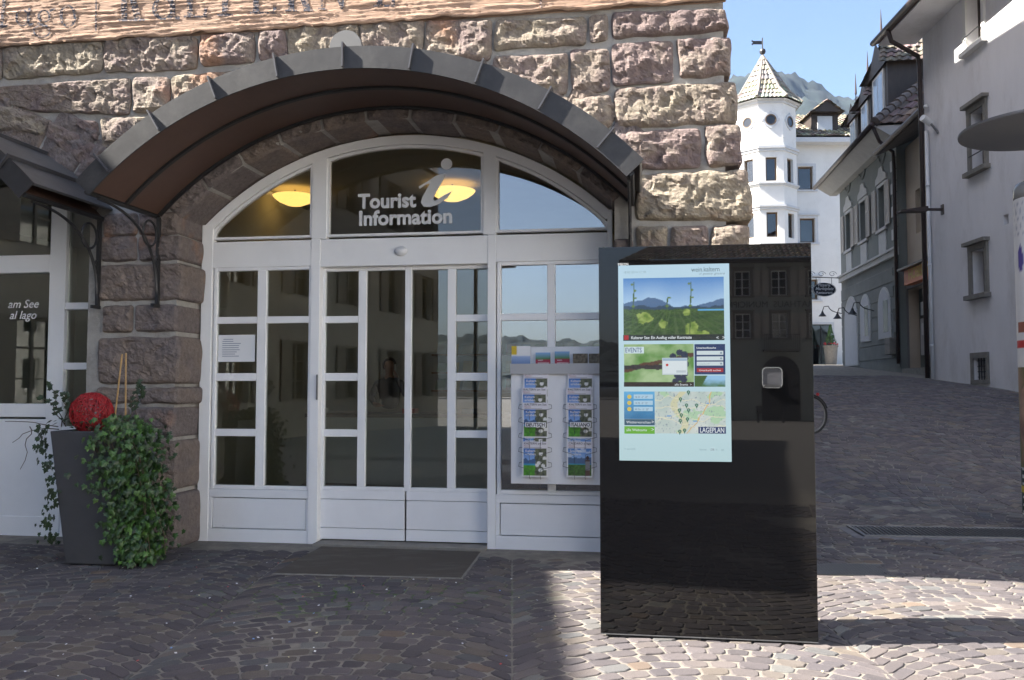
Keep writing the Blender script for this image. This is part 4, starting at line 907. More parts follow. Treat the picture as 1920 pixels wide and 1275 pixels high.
for k, (x0, x1, y0, kind) in enumerate(((959, 994, 649, 'y'), (1004, 1032, 661, 'r'), (1040, 1068, 659, 'r'), (1074, 1102, 663, 'b'), (1104, 1130, 663, 'b'))):
    a0, c1 = F.at(x0, y0, .075); a1 = F.at(x1, y0, .075)[0]; c0 = rcs - .03
    fn = {'y': lambda u, v: (.60, .42, .02) if v > .62 and u < .3 else ((.72, .72, .72) if v > .55 else lerp((.05, .12, .3), (.3, .4, .6), v * 2)), 'r': lambda u, v: (.30, .02, .05) if v < .55 else lerp((.06, .18, .03), (.2, .36, .6), (v - .55) * 2.4), 'b': lambda u, v: lerp((.05, .035, .02), (.22, .18, .12), .5 + fbm(u * 6, v * 5)) if v > .3 else (.55, .5, .42)}[kind]
    lab = {959: 'white and yellow folder leaning in the top tray of the rack', 1004: 'thin red wine booklet in the top tray beside the yellow folder', 1040: 'red wine booklet in the middle of the top tray', 1074: 'brown photo card in the top tray next to the red booklets', 1104: 'brown photo card at the kiosk end of the top tray'}[x0]
    t = thing('leaflet', lab, 'leaflet', F.p((a0 + a1) / 2, .07, c0)); MB().box(F, a0, a1, .062, .0695, c0, c1).build('pages', m_paper, t); picture(F, a0, a1, c0, c1, .070, 16, 16, fn, 'cover', m_print, t)
    if kind == 'r': text('wein\nwegweiser', .024, F, a0 + .02, c0 + .055, .0706, m_wt, t)
# notice in the left window
a0, c1 = F.at(408, 628, -.02); a1, c0 = F.at(476, 678, -.02)
t = thing('paper_notice', 'white printed paper notice stuck inside the left hand window', 'notice', F.p((a0 + a1) / 2, -.055, c0))
MB().box(F, a0, a1, -.0400, -.0385, c0, c1).build('sheet', m_paper, t)
for k in range(9): MB().box(F, a0 + (.04 if k else .05), a0 + .04 + rnd(.1, .2), -.0385, -.0380, c1 - .045 - .02 * k, c1 - .038 - .02 * k).build('text_line', M('notice_ink', (.25, .28, .36), .7), t)

# ------------------------------------------------------------------ doormat
mq = [onZ(*p) for p in ((600, 1026), (905, 1036), (868, 1086), (508, 1077))]
mm, n, bs, new, ln = nodes('ribbed_mat'); wv = new('ShaderNodeTexWave'); wv.bands_direction = 'Y'; wv.inputs['Scale'].default_value = 26; ln(worldpos(n), wv.inputs['Vector']); 
cc = mixc(n, wv.outputs['Fac'], (.055, .045, .037), (.10, .083, .066)); cc = mixc(n, ramp(n, nz(n, 5, 6, .7, worldpos(n, (.3, 1, 1))), .5, .7), cc, (.12, .105, .088)); ln(cc, bs.inputs['Base Color']); bs.inputs['Roughness'].default_value = .95; bump(n, bs, wv.outputs['Fac'], .7, .01)
t = thing('doormat', 'worn dark ribbed doormat lying before the sliding doors', 'doormat', (mq[0] + mq[2]) / 2)
up = Vector((0, 0, .010)); cen = (mq[0] + mq[2]) / 2; inn = [p + (cen - p) * .022 for p in mq]
MB().add([p + Vector((0, 0, -.0)) for p in inn] + [p + up for p in inn], [(0, 1, 2, 3), (4, 5, 6, 7), (0, 1, 5, 4), (1, 2, 6, 5), (2, 3, 7, 6), (3, 0, 4, 7)]).build('mat', mm, t)
b = MB(); b.add([p for p in mq] + [p + up * .8 for p in inn], [(i, (i + 1) % 4, 4 + (i + 1) % 4, 4 + i) for i in range(4)]); b.build('rim', M('mat_rim', (.16, .15, .13), .8, .2, 20), t)

# ------------------------------------------------------------------ planter, ivy, wicker ball
pb = [onZ(*p) for p in ((122, 1060), (220, 1061))]; PF = Fr(pb[0], R(-6)); PWb = (pb[1] - pb[0]).length
ptop = PF.at(95, 808, .04)[1]; wt0, wt1 = PF.at(95, 808, .05)[0], PF.at(232, 808, .05)[0]
t = thing('planter', 'tall tapered dark grey square planter in front of the stone pier', 'planter', PF.p(PWb / 2, -.2, 0))
def ringp(c, a0, a1, b0, b1): return [PF.p(a0, b1, c), PF.p(a1, b1, c), PF.p(a1, b0, c), PF.p(a0, b0, c)]
WT = wt1 - wt0; L0 = ringp(0.012, 0, PWb, -PWb, 0); L1 = ringp(ptop, wt0, wt1, -PWb - .07, .06); I1 = ringp(ptop, wt0 + .025, wt1 - .025, -PWb - .045, .035); I0 = ringp(ptop - .09, wt0 + .03, wt1 - .03, -PWb - .04, .03)
b = MB(); b.add(L0 + L1 + I1 + I0, [(3, 2, 1, 0)] + [(4 * l + i, 4 * l + (i + 1) % 4, 4 * l + 4 + (i + 1) % 4, 4 * l + 4 + i) for l in range(3) for i in range(4)]); b.build('pot', m_pot, t, bevel=.008, seg=2)
MB().add(I0, [(0, 1, 2, 3)]).build('soil', M('soil', (.03, .022, .016), .95, .3, 20, .8, 60), t, recalc=False)
bc = PF.p(*[0, 0, 0]); ba, bcz = PF.at(172, 774, -.12); bo = PF.p(ba, -.12, bcz); br_ = .168
w = MB(); rg = random.Random(5)
for i in range(62):
    ax = Vector((rg.gauss(0, 1), rg.gauss(0, 1), rg.gauss(0, 1))).normalized(); e1 = ax.orthogonal().normalized(); e2 = ax.cross(e1); of = rg.uniform(-.45, .45); rr2 = math.sqrt(1 - of * of) * br_ * rg.uniform(.95, 1.0)
    w.tube([bo + ax * of * br_ + (e1 * math.cos(R(k * 18)) + e2 * math.sin(R(k * 18))) * rr2 * (1 + .02 * math.sin(k + i)) for k in range(20)], .0034, 5, closed=True)
w.build('wicker_ball', m_red, None, label='red woven wicker ball resting on top of the grey planter', cat='ball', smooth=True)
# leaves
mlf, n, bs, new, ln = nodes('ivy_leaf'); oi = new('ShaderNodeObjectInfo'); at = new('ShaderNodeVertexColor'); at.layer_name = 'Col'
cc = mixc(n, oi.outputs['Random'], (.8, .9, .8), (1.15, 1.1, 1.0)); cc = mixc(n, 1, at.outputs[0], cc, 'MULTIPLY'); ln(cc, bs.inputs['Base Color']); bs.inputs['Roughness'].default_value = .45
bs.inputs['Transmission Weight'].default_value = 0; bs.inputs['Subsurface Weight'].default_value = 0
LV = [(0, 0), (.16, -.10), (.42, -.06), (.34, .16), (.52, .34), (.26, .44), (0, .88), (-.26, .44), (-.52, .34), (-.34, .16), (-.42, -.06), (-.16, -.10)]
def leaf(mb, p, nrm, down, size, col):
    nrm = nrm.normalized(); x = down.cross(nrm).normalized(); y = nrm.cross(x) * -1
    y = (down - nrm * down.dot(nrm)).normalized(); x = y.cross(nrm)
    vs = [p + y * size * .25 + nrm * size * .06] + [p + (x * u + y * v) * size + nrm * size * (-.10 * abs(u) - .10 * max(0, v - .3)) for u, v in LV]
    mb.add(vs, [(0, i, i % 12 + 1) for i in range(1, 13)], col)
GRN = [(.028, .062, .014), (.036, .080, .016), (.022, .045, .011), (.060, .120, .022), (.018, .035, .011)]
rg = random.Random(11)
# ivy tumbles over the right hand edge: centre line of the cascade in the planter's frame
def cascade(n_big, n_small):
    out = []
    for k in range(n_big + n_small):
        q = rg.random() ** .85; 
        ca = wt0 + .42 * WT + .33 + q * .13; wd = (.25 - .07 * q) * (1 - .55 * max(0, q - .75) / .25)
        a = ca + rg.gauss(0, .55) * wd; c = ptop + .10 - q * 1.15 + rg.uniform(-.05, .05) - max(0, abs(a - ca) - wd * .7) * .5
        bb = .14 - .1 * q + rg.uniform(-.12, .05) * (1 if k < n_big else 2.2) - .25 * max(0, a - wt1) 
        if c < .02: continue
        if k >= n_big: bb -= .05
        out.append((a, bb, c, k < n_big))
    return out
cas = cascade(290, 1700)
iv = thing('ivy_plant', 'green trailing ivy tumbling over the side of the grey planter', 'plant', PF.p(wt1, 0, 0))
st_ = MB()
for k in range(14):
    a0 = wt0 + WT * rg.uniform(.45, .95); pts = []
    for i in range(9): q = i / 8; pts.append(PF.p(a0 + .35 * q * rg.uniform(.8, 1.2) * (.4 + k / 20), -.05 + .16 * min(1, q * 3) - .12 * q, ptop + .06 * math.sin(q * 3) - q * q * rg.uniform(.8, 1.1)))
    st_.tube(pts, .004, 5)
st_.build('stems', M('ivy_stem', (.06, .045, .025), .8, .2), iv)
bulk = MB()
for a, bb, c, big in cas:
    nrm = Vector((0, 0, 0)) + PF.n * rg.uniform(.6, 1.2) + PF.u * rg.uniform(-.5, .6) + Z * rg.uniform(-.1, .7); dn = Vector((0, 0, -1)) + PF.u * rg.uniform(-.7, .7) + PF.n * .2
    col = rg.choice(GRN); k = rg.uniform(.8, 1.3) * (1.25 if c > ptop - .12 or c < .4 else 1); col = tuple(x * k for x in col); sz = rg.uniform(.036, .066)
    if big: m1 = MB(); leaf(m1, PF.p(a, bb, c), nrm, dn, sz, col); m1.build('leaf', mlf, iv, recalc=False, colors=True)
    else: leaf(bulk, PF.p(a, bb, c), nrm, dn, sz, col)
for k in range(150):                                       # strands on the left edge of the pot
    q = rg.random(); a = wt0 - .02 - .05 * math.sin(q * 9) - .02 + rg.gauss(0, .03) + .10 * q * (q > .3) - .03; c = ptop + .05 - q * .95
    leaf(bulk, PF.p(a, .02 + rg.uniform(-.08, .06), c), PF.n + PF.u * rg.uniform(-.8, .4) + Z * rg.uniform(0, .5), Vector((0, 0, -1)) + PF.u * rg.uniform(-.6, .6), rg.uniform(.03, .055), tuple(x * rg.uniform(.7, 1) for x in GRN[2]))
for k in range(170):
    a = wt0 + WT * rg.uniform(0, 1); leaf(bulk, PF.p(a, -PWb / 2 + rg.gauss(0, .14), ptop + rg.uniform(-.02, .10)), Z + PF.n * rg.uniform(0, .8) + PF.u * rg.uniform(-.5, .5), PF.n + PF.u * rg.uniform(-1, 1), rg.uniform(.035, .06), tuple(x * rg.uniform(.6, 1.1) for x in GRN[2]))
bulk.build('leaves', mlf, iv, kind='stuff', recalc=False, colors=True)
tw = thing('twig_shrub', 'thin leafy twigs spreading from the planter beside the red ball', 'shrub', PF.p(wt0 + .1, -.1, ptop - .05))
for k, (px1, py1, px2, py2) in enumerate(((115, 800, 95, 722), (120, 800, 75, 745), (105, 800, 5, 790), (110, 805, 20, 830), (125, 795, 120, 740), (60, 800, 42, 880), (240, 790, 262, 715), (250, 790, 268, 730))):
    p0, p1 = PF.p(*[v for v in (PF.at(px1, py1, -.1)[0], -.1, PF.at(px1, py1, -.1)[1])]), PF.p(*[v for v in (PF.at(px2, py2, .02)[0], .02, PF.at(px2, py2, .02)[1])])
    pts = [p0.lerp(p1, q / 7) + Vector((.02 * math.sin(q * 1.7 + k), 0, .05 * math.sin(q / 7 * math.pi) * (1 if k != 2 else .3))) for q in range(8)]
    b = MB(); b.tube(pts, [.0045 - .0003 * q for q in range(8)], 5); b.build('twig', M('twig_bark', (.07, .05, .035), .8, .2), tw)
    for q in range(2, 8):
        if k in (2, 3, 5): continue
        for _ in range(2): b = MB(); leaf(b, pts[q], PF.n + Z * rg.uniform(0, 1), Vector((rg.uniform(-1, 1), -.2, rg.uniform(-.3, .7))), rg.uniform(.035, .06), GRN[4]); b.build('leaf', mlf, tw, recalc=False, colors=True)
for (x0, y0, x1, y1), lab in (((216, 760, 229, 664), 'thin bamboo stake leaning to one side behind the ivy'), ((236, 765, 236, 662), 'upright bamboo stake tied behind the ivy')):
    q0, q1 = PF.at(x0, y0, -.25), PF.at(x1, y1, -.22)
    MB().tube([PF.p(q0[0], -.25, q0[1] - .1), PF.p(q1[0], -.22, q1[1])], .007, 6).build('bamboo_stake', M('bamboo', (.42, .26, .10), .5, .2, 30), None, label=lab, cat='stake')
# ------------------------------------------------------------------ building kit for the alley
def wall(fr, a0, a1, c0, c1, holes, mat, parent, name='wall', rev=.18, b=0.):
    xs = sorted({a0, a1, *[h[0] for h in holes], *[h[1] for h in holes]}); zs = sorted({c0, c1, *[h[2] for h in holes], *[h[3] for h in holes]}); mb = MB()
    for x0, x1 in zip(xs, xs[1:]):
        for z0, z1 in zip(zs, zs[1:]):
            if any(h[0] <= (x0 + x1) / 2 <= h[1] and h[2] <= (z0 + z1) / 2 <= h[3] for h in holes): continue
            mb.add([fr.p(x0, b, z0), fr.p(x1, b, z0), fr.p(x1, b, z1), fr.p(x0, b, z1)], [(0, 1, 2, 3)])
    for h in holes:
        q = [(h[0], h[2]), (h[1], h[2]), (h[1], h[3]), (h[0], h[3])]
        for i in range(4): (x0, z0), (x1, z1) = q[i], q[(i + 1) % 4]; mb.add([fr.p(x0, b, z0), fr.p(x1, b, z1), fr.p(x1, b - rev, z1), fr.p(x0, b - rev, z0)], [(0, 1, 2, 3)])
    return mb.build(name, mat, parent, recalc=False)
def window(fr, a0, a1, c0, c1, parent, mf, rev=.16, rows=2, mg=None, fw=.06, back=None, cols=2, b=0.):
    m_ = MB(); bb = b - rev + .03
    m_.box(fr, a0, a0 + fw, bb - .05, bb, c0, c1); m_.box(fr, a1 - fw, a1, bb - .05, bb, c0, c1); m_.box(fr, a0 + fw, a1 - fw, bb - .05, bb, c0, c0 + fw); m_.box(fr, a0 + fw, a1 - fw, bb - .05, bb, c1 - fw, c1)
    for k in range(1, cols): x = a0 + (a1 - a0) * k / cols; m_.box(fr, x - fw * .45, x + fw * .45, bb - .05, bb + .002, c0 + fw, c1 - fw)
    for k in range(1, rows): z = c0 + (c1 - c0) * k / rows; m_.box(fr, a0 + fw, a1 - fw, bb - .04, bb - .008, z - .018, z + .018)
    o = m_.build('window', mf, parent)
    MB().box(fr, a0 + fw * .5, a1 - fw * .5, bb - .03, bb - .025, c0 + fw * .5, c1 - fw * .5).build('pane', mg or m_glassfar, o)
    MB().box(fr, a0 - .02, a1 + .02, bb - .40, bb - .36, c0 - .02, c1 + .02).build('window_backing', back or m_black, o)  # curtain where given, else a black sheet standing in for the unlit room
    return o
def surround(fr, a0, a1, c0, c1, parent, mat, w=.12, proud=.03, head=.0, sill=.0, b=0.):
    m_ = MB(); m_.box(fr, a0 - w, a0, b + .0, b + proud, c0, c1); m_.box(fr, a1, a1 + w, b + .0, b + proud, c0, c1); m_.box(fr, a0 - w, a1 + w, b + .0, b + proud + .003, c1, c1 + w)
    if head: m_.box(fr, a0 - w - .07, a1 + w + .07, b, b + proud + head, c1 + w + .001, c1 + w + .08)
    m_.box(fr, a0 - w - (.06 if sill else 0), a1 + w + (.06 if sill else 0), b, b + proud + sill + .004, c0 - .10, c0 - .001)
    return m_.build('surround', mat, parent)
def tiles(e0, e1, r0, r1, parent, mat, tw=.22, th=.34, name='roof', cols=((.26, .20, .13), (.20, .15, .11), (.32, .27, .19), (.16, .11, .085))):
    e0, e1, r0, r1 = map(Vector, (e0, e1, r0, r1)); L = ((r0 + r1) / 2 - (e0 + e1) / 2).length; ny = max(2, int(L / th)); mb = MB(); nrm = (e1 - e0).cross(r0 - e0)
    if nrm.length < 1e-6: nrm = (e1 - e0).cross(r1 - e0)
    nrm.normalize(); nrm = nrm if nrm.z > 0 else -nrm; rg = random.Random(int(L * 1000))
    for j in range(ny):
        t0, t1 = j / ny, min(1, (j + 1.12) / ny); A0, B0, A1, B1 = e0.lerp(r0, t0), e1.lerp(r1, t0), e0.lerp(r0, t1), e1.lerp(r1, t1); W_ = (B0 - A0).length; nx = max(1, round(W_ / tw))
        for i in range(nx):
            col = tuple(x * rg.uniform(.88, 1.12) for x in rg.choice(cols)); vs = []
            for A_, B_, lift in ((A0, B0, .045), (A1, B1, .0)):
                for u, h in ((0, -.01), (.18, .0), (.36, .035), (.64, .035), (.82, .0), (1, -.01)): vs.append(A_.lerp(B_, (i + u) / nx) + nrm * (lift + h))
            mb.add(vs, [(k, k + 1, k + 7, k + 6) for k in range(5)] + [(0, 1, 2, 3, 4, 5)], col)
    return mb.build(name, mat, parent, recalc=False, colors=True)
m_tiledark = M('weathered_tile', (.115, .098, .088), .85, .25, 5, .3, 30)
m_tiles = colmat('clay_tiles', .2, .85, 20)

# ------------------------------------------------------------------ right hand house
HO = onY(1832, 722, 19.0); HO.z = 0; H = Fr(HO, R(-93.2))
def hr(x0, y0, x1, y1, b=0): (a0, c1), (a1, c0) = H.at(x0, (y0 + 0), b), H.at(x1, y1, b); return a0, a1, c0, c1
hs = thing('street_house', 'pale lavender grey rendered house with stone framed windows on the rising alley', 'house', H.p(0, 0, 1.3))
ha0 = H.at(1743, 600)[0]; ha1 = 9.0; HE = H.at(1790, 0)[1] + 1.0
def hwin(xl, xr, yt, yb): am = (H.at(xl, yt)[0], H.at(xr, yt)[0]); return [am[0], am[1], H.at((xl + xr) / 2, yb)[1], H.at((xl + xr) / 2, yt)[1]]
w1, w2, w3, w4, w5 = hwin(1812, 1841, -30, 88), hwin(1820, 1846, 205, 318), hwin(1823, 1848, 468, 552), hwin(1826, 1850, 671, 712), hwin(1881, 1891, 402, 421)
HEAVE = H.at(1741, 56)[1]
wall(H, ha0, ha1, 0, HEAVE, [w1, w2, w3, w4, w5], m_gplaster, hs, rev=.28)
MB().box(H, ha0, ha1, -9, -.9, 0, HEAVE + .2).box(H, ha0, ha0 + .05, -.9, -.3, 0, HEAVE).build('core', m_gplaster, hs)
MB().add([H.p(ha0, 0, 0), H.p(ha0, -.9, 0), H.p(ha0, -.9, HEAVE + .2), H.p(ha0, 0, HEAVE + .2)], [(0, 1, 2, 3)]).build('end_wall', m_gplaster, hs, recalc=False)
for i, w_ in enumerate((w1, w2, w3)):
    surround(H, *w_, hs, m_stonetrim if i else m_wplaster, .13, .05, head=.10 if i else 0, sill=.09); window(H, *w_, hs, m_darkwood, .26, 3, back=M('dull_curtain', (.03, .03, .033), .9, .2))
surround(H, *w4, hs, m_stonetrim, .12, .03); bb = MB()
for k in range(5): x = w4[0] + (w4[1] - w4[0]) * (k + .5) / 5; bb.tube([H.p(x, -.08, w4[2]), H.p(x, -.08, w4[3])], .012, 6)
for k in range(4): z_ = w4[2] + (w4[3] - w4[2]) * (k + .5) / 4; bb.tube([H.p(w4[0], -.08, z_), H.p(w4[1], -.08, z_)], .010, 6)
bb.build('cellar_bars', m_iron, hs); MB().box(H, w4[0] - .05, w4[1] + .05, -.45, -.40, w4[2], w4[3]).box(H, w5[0] - .02, w5[1] + .02, -.4, -.3, w5[2] - .02, w5[3] + .02).build('dark_backing', m_black, hs)
bb = MB(); bb.tube([H.p(w2[0] - .05, .05, w2[2] + .35), H.p(w2[1] + .05, .05, w2[2] + .35)], .014, 6); bb.build('window_rail', m_iron, hs)
bb = MB(); bb.tube([H.p(w1[0] - .02, .02, w1[2] + .25), H.p(w1[0], .12, w1[2] + .28), H.p(w1[1], .12, w1[2] + .28), H.p(w1[1] + .02, .02, w1[2] + .25)], .014, 6); bb.build('window_rail', m_iron, hs)
OV = 1.0                                                 # eaves
ro = MB(); ro.hexa([H.p(a, b_, c) for b_, cc in ((OV, (HEAVE - .02, HEAVE + .10)), (-9, (HEAVE + 4.0, HEAVE + 4.15))) for c in cc for a in (ha0 - .5, ha1)]); ro.build('roof', m_tile, hs)
MB().hexa([H.p(a, b_, c) for b_, cc in ((OV - .06, (HEAVE - .06, HEAVE - .03)), (-.02, (HEAVE - .03, HEAVE + .0))) for c in cc for a in (ha0 - .45, ha1)]).build('soffit', m_gplaster, hs)
gt = MB(); gt.tube([H.p(ha0 - .5, OV + .06, HEAVE + .02), H.p(ha1, OV + .06, HEAVE + .02)], .075, 8)
gt.tube([H.p(ha0 + .5, OV + .05, HEAVE - .02), H.p(ha0 + .45, OV - .05, HEAVE - .30), H.p(ha0 + .08, .16, HEAVE - .55), H.p(ha0 + .03, .10, HEAVE - .8), H.p(ha0 + .03, .10, 1.62)], .058, 8); gt.build('gutter', m_brownpaint, hs, smooth=True)
wp = H.at(1750, 240)[1]; bb = MB(); bb.tube([H.p(ha0 + .26, .07, wp), H.p(ha0 + .26, .07, 1.6)], .045, 8)
for k in range(4): bb.tube([H.p(ha0 + .26, .07, 2.4 + 2 * k), H.p(ha0 + .26, .07, 2.46 + 2 * k)], .055, 8)
bb.build('white_pipe', M('white_plastic', (.70, .71, .72), .5, .04), hs, smooth=True)
fa_, fc_ = H.at(1744, 226, .15); o = H.p(fa_, .2, fc_); t = thing('floodlight', 'small white floodlight on the downpipe corner of the grey house', 'lamp', o)
MB().tube([o + Vector((-.16, -.05, .06)), o + Vector((.10, .05, -.06))], .085, 14).build('housing', M('white_lacquer', (.72, .72, .72), .4, .03), t, smooth=False); MB().tube([o + Vector((.05, 0, -.05)), H.p(fa_ + .1, 0, fc_ - .35)], .03, 8).build('arm', m_grate, t)
la_, lc_ = H.at(1768, 393, 0); t = thing('wall_lantern', 'flat dark street light on an arm fixed to the lavender grey wall', 'street light', H.p(la_, 0, lc_))
MB().tube([H.p(la_, 0, lc_), H.p(la_, .45, lc_ + .01)], .035, 8).build('arm', m_brownpaint, t); MB().hexa([H.p(la_ + d, b_, c) for b_, cc in ((.40, (lc_ - .05, lc_ + .07)), (1.05, (lc_ - .06, lc_ - .02))) for c in cc for d in (-.14, .14)]).build('lamp_head', m_brownpaint, t); MB().box(H, la_ - .06, la_ + .06, 0, .03, lc_ - .12, lc_ + .12).build('wall_plate', m_brownpaint, t)

# ------------------------------------------------------------------ shop between the two houses
GO = onY(1690, 700, 26.0); GO.z = 0; G = Fr(GO, R(-98.2))
shp = thing('shop_house', 'low beige house with a shop door under an orange sign', 'house', G.p(2, -.2, 1.7))
SB = -.25
def ga(px, py=600, b=0): return G.at(px, py, b)[0]
def gc(px, py, b=0): return G.at(px, py, b)[1]
m_beige = M('beige_render', (.44, .37, .29), .9, .06, 1.5, .15, 30)
s0, s1 = .05, 4.3; sw = [ga(1716, 370, SB), ga(1731, 370, SB) + .2, gc(1724, 435, SB), gc(1724, 352, SB)]; sdo = [ga(1705, 620, SB), ga(1741, 620, SB) + .8, 1.80, gc(1712, 540, SB)]
wall(G, s0, s1, 0, gc(1715, 300, SB) + .6, [sw, sdo], m_beige, shp, rev=.3, b=SB); window(G, *sw, shp, m_white, .2, 2, b=SB)
MB().box(G, s0, s1, -6, SB - .5, 0, gc(1715, 300, SB) + .6).build('core', m_beige, shp)
er = gc(1715, 292, SB) + .55; MB().hexa([G.p(a, b_, c) for b_, cc in ((.55, (er - .25, er - .12)), (-4, (er + 1.6, er + 1.7))) for c in cc for a in (s0 - .1, s1)]).build('roof', m_tiledark, shp); MB().tube([G.p(s0 - .1, .62, er - .2), G.p(s1, .62, er - .2)], .07, 8).build('gutter', m_brownpaint, shp)
fr_ = MB(); fr_.box(G, sdo[0] - .16, sdo[0], SB, SB + .06, 1.7, sdo[3] + .14); fr_.box(G, sdo[0], sdo[1] + .1, SB, SB + .06, sdo[3], sdo[3] + .14); fr_.build('door_frame', M('grey_frame', (.16, .155, .15), .6, .1), shp)
dm = MB(); dm.box(G, sdo[0], sdo[1], SB - .75, SB - .70, 1.7, sdo[3]); dm.build('shop_backing', m_black, shp)
MB().box(G, sdo[0] + .06, sdo[0] + .95, SB - .34, SB - .30, 2.35, sdo[3] - .9).build('door_leaf', M('pale_door', (.50, .50, .52), .5, .05), shp)
MB().box(G, sdo[0] + .02, sdo[1], SB - .6, SB + .25, 1.6, 1.95).build('step', m_stonetrim, shp)
for k, (x, z_, w_, h_) in enumerate(((.15, 3.55, .3, .4), (.55, 3.7, .32, .42), (.5, 3.15, .34, .45), (.18, 2.95, .36, .36))):
    MB().box(G, sdo[0] + x, sdo[0] + x + w_, SB - .298, SB - .292, z_, z_ + h_).build('paper_notice', m_paper, None, label=('white sheet taped high on the shop door', 'white sheet near the hinge of the shop door', 'square paper in the middle of the shop door', 'round edged flyer low on the shop door')[k], cat='notice')
sg0, sg1, sgc = ga(1695, 520, .05), ga(1738, 520, .05) + .9, (gc(1697, 535, .05), gc(1697, 508, .05))
t = thing('shop_sign', 'orange shop sign board with yellow lettering over the shop door', 'sign', G.p(sg0, .05, sgc[0]))
MB().box(G, sg0, sg1, SB + .065, .05, sgc[0], sgc[1]).build('board', M('orange_board', (.62, .16, .05), .5, .08), t); MB().box(G, sg0 - .1, sg1, SB + .065, .22, sgc[1] + .003, sgc[1] + .07).build('sign_roof', m_brownpaint, t)
text('HOBBYTREFF', (sgc[1] - sgc[0]) * 1.02, G, sg0 + .42, sgc[0] + .12, .054, M('yellow_letters', (.60, .40, .05), .6, .05), t, bold=.012, sx=1.05)

# ------------------------------------------------------------------ green grey house
gh = thing('corner_house', 'green grey plastered house with white trim, shutters and dormers beyond the shop', 'house', G.p(-4, 0, 1.9))
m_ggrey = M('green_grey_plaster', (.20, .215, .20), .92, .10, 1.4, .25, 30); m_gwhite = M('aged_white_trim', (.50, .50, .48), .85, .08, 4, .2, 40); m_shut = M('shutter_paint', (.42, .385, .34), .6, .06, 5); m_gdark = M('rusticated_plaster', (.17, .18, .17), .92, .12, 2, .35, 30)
gA = ga(1577, 500); GE = G.at(1655, 212, .6)[1]; GS = gc(1640, 497)
ups = []
for xl, xr, yt, yb in ((1648, 1660, 345, 432), (1615, 1622, 378, 448), (1588, 1593, 402, 470)):
    am = (ga(xl, 390), ga(xr, 390)); zc = (gc((xl + xr) / 2, yb), gc((xl + xr) / 2, yt)); ups.append([am[0] - .05, am[1] + .12, zc[0], zc[1]])
zt = sum(u[3] for u in ups) / 3; zb = sum(u[2] for u in ups) / 3
for u in ups: m_ = (u[0] + u[1]) / 2; u[0], u[1], u[2], u[3] = m_ - .42, m_ + .42, zb, zt
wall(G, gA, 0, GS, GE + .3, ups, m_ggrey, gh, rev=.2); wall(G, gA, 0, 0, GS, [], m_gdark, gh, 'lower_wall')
MB().box(G, gA, 0, -8, -.7, 0, GE + .3).build('core', m_ggrey, gh)
MB().add([G.p(0, 0, 0), G.p(0, -.7, 0), G.p(0, -.7, GE + .3), G.p(0, 0, GE + .3)], [(0, 1, 2, 3)]).build('end_wall', m_ggrey, gh, recalc=False)
MB().add([G.p(gA, 0, 0), G.p(gA, -.7, 0), G.p(gA, -.7, GE + .3), G.p(gA, 0, GE + .3)], [(0, 1, 2, 3)]).build('end_wall', m_ggrey, gh, recalc=False)
MB().box(G, gA - .05, .06, 0, .10, GS - .05, GS + .13).build('string_course', m_gwhite, gh)
MB().box(G, gA - .05, .06, .0, .16, GS + .131, GS + .20).build('string_course', m_gwhite, gh)
for u in ups:
    window(G, *u, gh, m_gwhite, .2, 3); surround(G, *u, gh, m_gwhite, .10, .03, sill=.05)
    m_ = (u[0] + u[1]) / 2; MB().prism(G, [(m_ - .62, u[3] + .13), (m_ + .62, u[3] + .13), (m_ + .58, u[3] + .32), (m_ + .30, u[3] + .42), (m_ + .18, u[3] + .62), (m_ - .18, u[3] + .62), (m_ - .30, u[3] + .42), (m_ - .58, u[3] + .32)], .0, .05).build('pediment', m_gwhite, gh)
    for s_ in (-1, 1):                                     # shutters folded back
        x0, x1 = (u[0] - .56, u[0] - .12) if s_ < 0 else (u[1] + .12, u[1] + .56); sm = MB(); sm.box(G, x0, x0 + .05, .05, .09, u[2], u[3]); sm.box(G, x1 - .05, x1, .05, .09, u[2], u[3])
        for z_ in (u[2], (u[2] * .4 + u[3] * .6), u[3] - .06): sm.box(G, x0 + .05, x1 - .05, .05, .09, z_, z_ + .06)
        so = sm.build('shutter', m_shut, gh)
        for k in range(22): z_ = u[2] + .06 + (u[3] - u[2] - .12) * k / 22; MB().box(G, x0 + .05, x1 - .05, .055, .078, z_ + .01, z_ + .055).build('slat', m_shut, so, recalc=False)
    MB().box(G, u[0] + .02, u[1] - .02, .0, .035, GS + .25, u[2] - .13).build('apron', m_gwhite, gh)
for px, py in ((1590, 340), (1617, 313), (1654, 282)):       # round niches below the eaves
    a_, c_ = G.at(px, py); MB().ring(G, a_, c_, .36, .45, 0, 2 * math.pi, 28, 0, .04).build('niche_ring', m_ggrey, gh); MB().prism(G, [(a_ + .36 * math.cos(R(i * 15)), c_ + .36 * math.sin(R(i * 15))) for i in range(24)], .0, .012).build('niche', m_gdark, gh)
for k in range(int((GE - 1.9) / .36)):                       # quoins at the near corner
    z_ = 2.0 + k * .36; w_ = .55 if k % 2 else .36
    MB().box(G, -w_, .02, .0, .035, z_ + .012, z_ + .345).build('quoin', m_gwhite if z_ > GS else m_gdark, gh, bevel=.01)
for k in range(6):
    z_ = 2.3 + k * .48
    if z_ < GS - .2: MB().box(G, gA, -.57, .0, .022, z_, z_ + .44).build('plaster_course', m_gdark, gh, bevel=.008)
def archshape(m_, w_, c0, c1, k=12): return [(m_ - w_, c0), (m_ + w_, c0), (m_ + w_, c1 - w_)] + [(m_ + w_ * math.cos(R(180 * i / k)), c1 - w_ + w_ * math.sin(R(180 * i / k))) for i in range(1, k)] + [(m_ - w_, c1 - w_)]
m_niche = M('whitewashed_niche', (.44, .45, .47), .8, .05)
